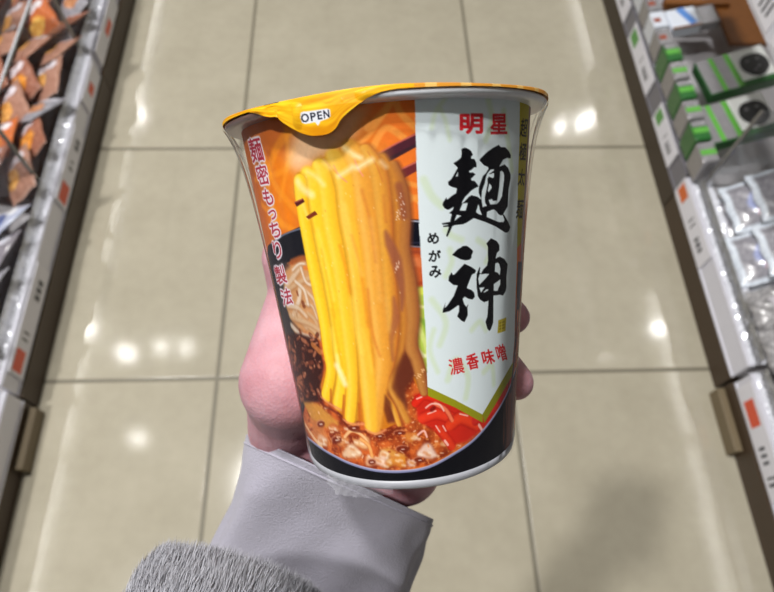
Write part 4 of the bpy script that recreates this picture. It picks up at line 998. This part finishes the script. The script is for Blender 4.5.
# raised shelf edge at the upper right, with its row of tickets
up = empty('upper_shelf', (.70, 1.1, .50)); tag(up, 'raised shelf edge with pale tickets at the upper right corner', 'shelf')
box('shelf_edge', 0, .012, -.45, .15, -.03, .04, M_rail, up); box('shelf_board', .012, .10, -.45, .15, -.03, -.015, simple('dark_board', (40, 34, 30), .6), up)
for i, y in enumerate((.70, .83, .96)):
    card(1, .699, y + .02, y + .13, .478, .532, ['pale ticket on the raised shelf edge, nearest the corner below', 'pale ticket on the raised shelf edge, cut by the top frame', 'pale ticket on the raised shelf edge, beyond the frame'][i], M_grey, None, [(.2, .25, .26, .75), (.34, .2, .4, .8), (.48, .2, .54, .8), (.64, .3, .7, .7)], 'tickets on the raised shelf edge')
upl = empty('upper_shelf', (-.64, 1.0, .34)); tag(upl, 'clear raised shelf with a thin bright lip, crossing the upper left corner', 'shelf')
box('shelf_lip', -.003, .0, -.5, .9, .026, .032, simple('bright_lip', (226, 230, 240), .15, coat=.6), upl, .001)
# ---- dividers of clear acrylic standing across the shelves
M_div = clear_film('divider_acrylic', (190, 192, 200), .10, .1, .3, 60, .12)
M_edge = simple('acrylic_edge', (112, 110, 108), .25, coat=.5)
def divider(sx, xf, y, z0, z1, label):
    t = empty('shelf_divider', (xf, y, z0)); tag(t, label, 'divider', 'clear dividers between the goods')
    a, b = sorted((0.0, sx * .34))
    box('divider_sheet', a, b, -.0012, .0012, 0, z1 - z0, M_div, t)
    a, b = sorted((-.001 * sx, sx * .004)); box('divider_edge', a, b, -.0035, .0035, 0, z1 - z0, M_edge, t)
divider(-1, LX - .018, 1.194, .10, .37, 'clear divider at the far joint of the left shelf')
divider(-1, LX - .018, .795, .10, .37, 'clear divider in the middle of the left shelf')
divider(1, RX_ + .018, .787, .09, .36, 'clear divider between the green boxes and clear packs')
# ------------------------------------------------------------------ goods
M_pouch = printed('pouch_film', .28, .5, bump=.5)
def pouch_mesh(name, w, l, th, paint, seed=0, nu=22, nv=30):
    g = np.random.default_rng(seed)
    u, v = np.meshgrid(np.linspace(-1, 1, nu), np.linspace(-1, 1, nv))
    prof = np.clip(1 - np.abs(u) ** 2.6, 0, 1) ** .6 * np.clip(1 - (np.abs(v) / .9) ** 3, 0, 1) ** .6
    wr = sum(a * np.sin(fx * u + fy * v + p) for a, fx, fy, p in [(.10, 3, 7, g.random() * 6), (.07, 9, 4, g.random() * 6), (.05, 14, 11, g.random() * 6)])
    z = th * prof * (1 + wr) + th * .02
    endw = 1 - .07 * (1 - np.abs(v) ** 6)
    x = w / 2 * u * (1 - .06 * prof) * (1 + .03 * np.sin(7 * v + g.random() * 6)); y = l / 2 * v + .002 * np.sin(5 * u + g.random() * 6)
    crimp = (np.abs(v) > .9) * np.sin(u * 30) * .0008
    top = np.stack([x, y, z + crimp], -1).reshape(-1, 3); bot = np.stack([x, y, -z * .5 + crimp], -1).reshape(-1, 3)
    n = nu * nv; idx = np.arange(n).reshape(nv, nu); F = []
    for i in range(nv - 1):
        for j in range(nu - 1):
            F.append((idx[i, j], idx[i, j + 1], idx[i + 1, j + 1], idx[i + 1, j])); F.append((n + idx[i, j], n + idx[i + 1, j], n + idx[i + 1, j + 1], n + idx[i, j + 1]))
    per = [idx[0, j] for j in range(nu)] + [idx[i, -1] for i in range(1, nv)] + [idx[-1, j] for j in range(nu - 2, -1, -1)] + [idx[i, 0] for i in range(nv - 2, 0, -1)]
    for a, b in zip(per, per[1:] + per[:1]): F.append((b, a, n + a, n + b))
    me = D.meshes.new(name); me.from_pydata([tuple(p) for p in np.concatenate([top, bot])], [], [tuple(int(k) for k in f) for f in F]); me.update()
    me.polygons.foreach_set('use_smooth', [True] * len(me.polygons))
    c = paint(u.reshape(-1), v.reshape(-1), g); set_colors(me, np.concatenate([c, c]).astype(float)); me.materials.append(M_pouch)
    return me
def paint_snack(base, food, cap):
    def f(u, v, g):
        c = np.tile(np.array(base, float), (len(u), 1)) + g.normal(0, 9, (len(u), 1))
        a, b = g.uniform(-.3, .3), g.uniform(-.5, -.1)
        m = ((u - a) / .6) ** 2 + ((v - b) / .42) ** 2 < 1
        c[m] = np.array(food, float) + g.normal(0, 26, (m.sum(), 1))
        m = (v > .28) & (v < .66) & (np.abs(u + .1 * np.sin(9 * v)) < .72); c[m] = np.array(cap, float) + g.normal(0, 8, (m.sum(), 1))
        m = (v > .40) & (v < .54) & (np.abs(u) < .5) & (np.sin(u * 26) > 0); c[m] = (110, 70, 70)
        c[np.abs(v) > .9] = np.array(base, float) * .8 + 40
        return c
    return f
kinds = [('snack_bag', (158, 104, 84), (230, 150, 62), (232, 222, 228)), ('snack_bag', (172, 128, 110), (226, 166, 92), (222, 216, 224)), ('snack_bag', (206, 112, 60), (246, 180, 80), (240, 234, 238)),
         ('snack_bag', (150, 148, 156), (196, 136, 96), (226, 228, 240)), ('snack_bag', (176, 182, 204), (96, 110, 160), (238, 240, 248)), ('snack_bag', (134, 128, 136), (190, 142, 110), (212, 212, 222))]
protos = []
for i, (nm, a, b, c) in enumerate(kinds):
    protos.append(pouch_mesh(nm, .090, .108, .012, paint_snack(a, b, c), 40 + i))
# lanes: across the shelf (x) and along it (y); each bag leans back on the one behind
colw = ['dark brown', 'tan brown', 'bright orange', 'grey', 'pale blue', 'smoke grey']
rng = random.Random(4)
first = {}
ys_ = [1.43, 1.345, 1.262, 1.18, 1.07, .985, .90, .815, .69, .61, .53, .45]
for yi, y in enumerate(ys_):
    for xi in range(7):
        x = -.706 - xi * .058
        if y > .76: k = [0, 1, 2, 0, 2, 1][(xi * 2 + yi * 3 + (xi * yi) % 3) % 6] if xi != 0 else [1, 3, 0, 1][yi % 4]
        else: k = [4, 5, 3, 5][(xi + yi) % 4]
        me = protos[k]
        o = D.objects.new('snack_bag', me); C.objects.link(o)
        o.location = (x, y + rng.uniform(-.006, .006), .158 + rng.uniform(-.004, .006) + xi * .006)
        o.rotation_euler = (rng.uniform(-.2, .2), -.62 + rng.uniform(-.12, .12), rng.uniform(-.5, .5))
        row = ['beside the fence', 'in the second lane', 'in the third lane', 'in the fourth lane', 'in the fifth lane', 'in the sixth lane', 'in the back lane'][xi]
        pos = ['at the far end', 'second from the far end', 'third from the far end', 'just past the far divider', 'just before the far divider', 'second nearer the far divider', 'third before the far divider', 'just past the middle divider', 'just before the middle divider', 'second before the middle divider', 'third before the middle divider', 'nearest the lower left corner'][yi]
        tag(o, f'{colw[k]} snack bag {row}, {pos}', 'snack bag', 'snack bags on the left shelf')

# ---- right shelf
def P3(px, py, z): return onz(px, py, z)
M_box_w = simple('white_blue_carton', (222, 228, 240), .35, coat=.4); M_blue = simple('blue_ink', (92, 142, 214), .4, coat=.3); M_brown = simple('brown_board', (128, 78, 32), .5, noise=.2)
M_greenbox = simple('green_carton', (96, 176, 66), .35, coat=.5, noise=.1); M_dgreen = simple('dark_green_carton', (34, 104, 40), .4, coat=.4); M_silver = simple('silver_film', (158, 156, 160), .25, metal=.35, noise=.12, nscale=80, bump=.5, bscale=120)
M_black = simple('black_ink', (26, 26, 28), .4, noise=.3, nscale=200); M_whitep = simple('white_ink', (244, 246, 244), .4)
def flat_disc(name, cx, cy, z, rx, ry, mat, parent, n=28):
    vs = [(cx + rx * math.cos(2 * math.pi * k / n), cy + ry * math.sin(2 * math.pi * k / n) * (1 + .06 * math.sin(3 * 2 * math.pi * k / n)), z) for k in range(n)]
    vs += [(a, b, z - .0006) for a, b, _ in vs]
    return mesh_from(name, vs, [tuple(range(n))] + [(k, k + n, (k + 1) % n + n, (k + 1) % n) for k in range(n)], parent, mat)
def on(name, x0, x1, y0, y1, z, mat, parent, t=.0008): return box(name, x0, x1, y0, y1, z - .0004, z + t, mat, parent)
def carton(name, loc, rot, label, cat, group):
    t = empty(name, loc); t.rotation_euler = rot; tag(t, label, cat, group); return t
# white and blue packs lying in two layers, brown trays between
def blue_pack(x, y, z, rot, label):
    t = carton('blue_white_pack', (x, y, z), rot, label, 'pack', 'white and blue packs')
    box('pack_body', -.036, .036, -.034, .034, 0, .03, M_box_w, t, .005)
    o = on('blue_band', -.004, .014, -.030, .030, .030, M_blue, t); o.rotation_euler = (0, 0, .35); o.location = (.004, 0, 0)
    on('brown_rim', -.034, .034, -.0345, -.029, .030, M_brown, t, .0005)
    box('grey_back', .034, .082, -.030, .032, .002, .026, M_silver, t, .004)
blue_pack(.815, 1.385, .165, (0, -.18, .10), 'white and blue pack nearest the top edge of the photo')
blue_pack(.800, 1.255, .165, (0, -.18, .06), 'white and blue pack just below the first, above the green boxes')
o = box('brown_tray', .765, .93, 1.305, 1.325, .16, .195, M_brown, None, .002); tag(o, 'thin brown cardboard strip between the two blue and white packs', 'tray')
o = box('brown_tray', .90, 1.02, 1.18, 1.40, .17, .182, M_brown, None, .002); tag(o, 'brown cardboard tray behind the blue and white packs', 'tray')
def green_box(x, y, z, rot, label, s=1.0):
    t = carton('green_box', (x, y, z), rot, label, 'box', 'green boxes with a dark bowl picture')
    box('carton', -.075 * s, .075 * s, -.052 * s, .052 * s, 0, .032, M_dgreen, t, .003)
    top = .032
    on('grey_panel', -.073 * s, -.046 * s, -.05 * s, .05 * s, top, M_silver, t)
    on('light_stripe', -.046 * s, -.036 * s, -.05 * s, .05 * s, top + .0002, M_greenbox, t)
    on('grey_panel', -.036 * s, -.012 * s, -.05 * s, .05 * s, top, M_silver, t)
    on('light_stripe', -.012 * s, .0 * s, -.05 * s, .05 * s, top + .0002, M_greenbox, t)
    on('white_panel', 0, .073 * s, -.038 * s, .05 * s, top, M_whitep, t)
    flat_disc('bowl_picture', .040 * s, .0 * s, top + .0018, .030 * s, .034 * s, M_black, t)
    for a, b in ((.028, .012), (.046, -.008), (.036, -.016), (.05, .014)): flat_disc('bean_highlight', a * s, b * s, top + .0026, .004, .0025, M_silver, t, 10)
green_box(.872, 1.065, .175, (0, -.26, .12), 'green box with a dark bowl picture, upper one of the pair')
green_box(.822, .915, .178, (0, -.26, .12), 'green box with a dark bowl picture, lower one by the divider')
for i, y in enumerate((1.125, 1.065, 1.005, .945, .885, .825)):
    t = carton('slim_green_pack', (.742, y, .135), (0, -.14, .05), ['slim green pack behind the fence, farthest along the aisle', 'slim green pack, second from the far end of its row', 'slim green pack behind the fence beside the upper green box', 'slim green pack behind the fence beside the lower green box', 'slim green pack, last but one before the divider', 'slim green pack standing right at the divider'][i], 'pack', 'slim packs behind the right fence')
    box('pack_body', -.018, .018, -.026, .026, 0, .07, M_silver if i % 2 else M_dgreen, t, .004)
    on('light_stripe', -.016, .016, -.008, .006, .070, M_greenbox, t); on('grey_panel', -.016, .016, .010, .024, .070, M_silver, t)
for i, y in enumerate((1.19, 1.25, 1.31, 1.37, 1.43)):
    t = carton('slim_pale_pack', (.742, y, .135), (0, -.14, .03), ['slim pale pack behind the fence, next to the green ones', 'slim pale pack, second from the green ones', 'slim pale pack in the middle of its row', 'slim pale pack near the top of the photo', 'slim pale pack cut by the top edge'][i], 'pack', 'slim packs behind the right fence')
    box('pack_body', -.018, .018, -.027, .027, 0, .06, [M_silver, M_box_w][i % 2], t, .004)
    on('red_mark', -.014, .002, -.012, .002, .060, simple('rust_ink', (150, 70, 44), .5), t)
# clear packs with frilled pale edges
M_frost = printed('frosted_pack', .25, .5, bump=.5)
def paint_clear(u, v, g):
    c = np.tile(np.array((150, 148, 156), float), (len(u), 1)) + g.normal(0, 10, (len(u), 1))
    e = (np.abs(u) > .80) | (np.abs(v) > .80); c[e] = np.array((222, 230, 242)) + g.normal(0, 10, (e.sum(), 1))
    m = ((u - .1) / .5) ** 2 + ((v + .05) / .55) ** 2 < 1; c[m] = (168, 176, 214)
    m = ((u - .15) / .25) ** 2 + ((v - .1) / .28) ** 2 < 1; c[m] = (196, 176, 212)
    m = ((u + .1) / .14) ** 2 + ((v + .4) / .14) ** 2 < 1; c[m] = (206, 150, 160)
    return c
cp = pouch_mesh('clear_pack', .125, .116, .012, paint_clear, 77, 30, 30)
spec = [(0.868, .720, 0.205, 'clear pack with frilled edges, top of the stack beside the divider'), (0.850, .600, 0.195, 'clear pack with frilled edges, top of the stack nearer the shelf end'), (0.828, .715, 0.170, 'clear pack under the top one beside the divider'), (0.810, .595, 0.160, 'clear pack under the top one nearer the shelf end'), (0.808, .700, 0.138, 'clear pack lowest by the fence, next to the divider'), (0.802, .582, 0.136, 'clear pack lowest by the fence, away from the divider'),
        (0.978, .66, 0.240, 'clear pack farthest back on the right shelf')]
for x, y, z, lb in spec:
    o = D.objects.new('clear_pack', cp); C.objects.link(o); o.location = (x, y, z); o.rotation_euler = (0, -.34, .04); tag(o, lb, 'pack', 'clear packs with frilled edges')
def paint_sil(u, v, g):
    c = np.tile(np.array((150, 148, 150), float), (len(u), 1)) + g.normal(0, 26, (len(u), 1)); m = (np.abs(u) < .5) & (np.abs(v) < .4); c[m] = np.array((196, 192, 200)) + g.normal(0, 14, (m.sum(), 1)); return c
sp = pouch_mesh('silver_bag', .12, .085, .02, paint_sil, 78, 30, 30)
for x, y, z, lb in ((.80, .478, .168, 'crinkled silver bag behind the grey fence, by the clear packs'), (.915, .47, .19, 'crinkled silver bag at the right edge of the photo'), (.80, .395, .168, 'crinkled silver bag nearest the shelf joint'), (.915, .385, .19, 'crinkled silver bag in the corner by the shelf joint')):
    o = D.objects.new('silver_bag', sp); C.objects.link(o); o.location = (x, y, z); o.rotation_euler = (.1, -.2, .1); tag(o, lb, 'bag', 'silver bags on the right shelf')

# ------------------------------------------------------------------ lamps, world, camera
def area(name, x, y, z, sx, sy, power, col=(1, .985, .955), shape='RECTANGLE'):
    l = D.lights.new(name, 'AREA'); l.shape = shape; l.size = sx; l.size_y = sy; l.energy = power; l.color = col
    o = D.objects.new(name, l); C.objects.link(o); o.location = (x, y, z); return o
for x in (-2.62, 2.92):
    for y in (-1.2, .4, 2.0, 3.6, 5.2, 6.8):
        area('tube_lamp', x, y, HC - .05, .035, 1.5, 27)
for i, (x, y, p) in enumerate([(-2.58, 5.13, 30), (-2.63, 2.42, 30), (-2.21, 2.15, 24), (2.36, 4.92, 22), (2.61, 4.96, 26), (2.75, 5.04, 26), (2.30, 2.15, 26), (2.9, 2.32, 26), (-1.99, 1.36, 10), (-1.89, 2.2, 10), (-1.67, 2.19, 9)]):
    area('spot_lamp', x, y, HC - .06, .11, .11, p * .9, shape='DISK')
area('aisle_lamp', -1.5, .02, HC - .05, .2, .2, 700)
area('aisle_lamp', -.80, .95, HC - .05, .30, .30, 780)
area('aisle_lamp', -.6, -2.2, HC - .05, 1.2, .2, 50)
w = D.worlds.new('world'); bpy.context.scene.world = w; w.use_nodes = True
w.node_tree.nodes['Background'].inputs[0].default_value = lin((236, 234, 230)); w.node_tree.nodes['Background'].inputs[1].default_value = .26
cam = D.cameras.new('camera'); co = D.objects.new('camera', cam); C.objects.link(co)
mw = Matrix(((*CR, 0), (*CU, 0), (*(-CF), 0), (0, 0, 0, 1))).transposed(); mw.translation = EYE; co.matrix_world = mw
cam.sensor_fit = 'HORIZONTAL'; cam.sensor_width = 36; cam.lens = 36 * FPX / 774; cam.clip_start = .01
cam.dof.use_dof = True; cam.dof.focus_distance = .168; cam.dof.aperture_fstop = 27.9 / 1000 / .0015 * 1.0
sc = bpy.context.scene; sc.camera = co
sc.view_settings.view_transform = 'Standard'; sc.view_settings.look = 'None'; sc.view_settings.gamma = 1; sc.view_settings.use_curve_mapping = False
sc.view_settings.exposure = -2.9
sc.cycles.use_denoising = True
sc.cycles.max_bounces = 8; sc.cycles.transparent_max_bounces = 16
for o in D.objects:
    if o.type == 'LIGHT': o.visible_camera = True
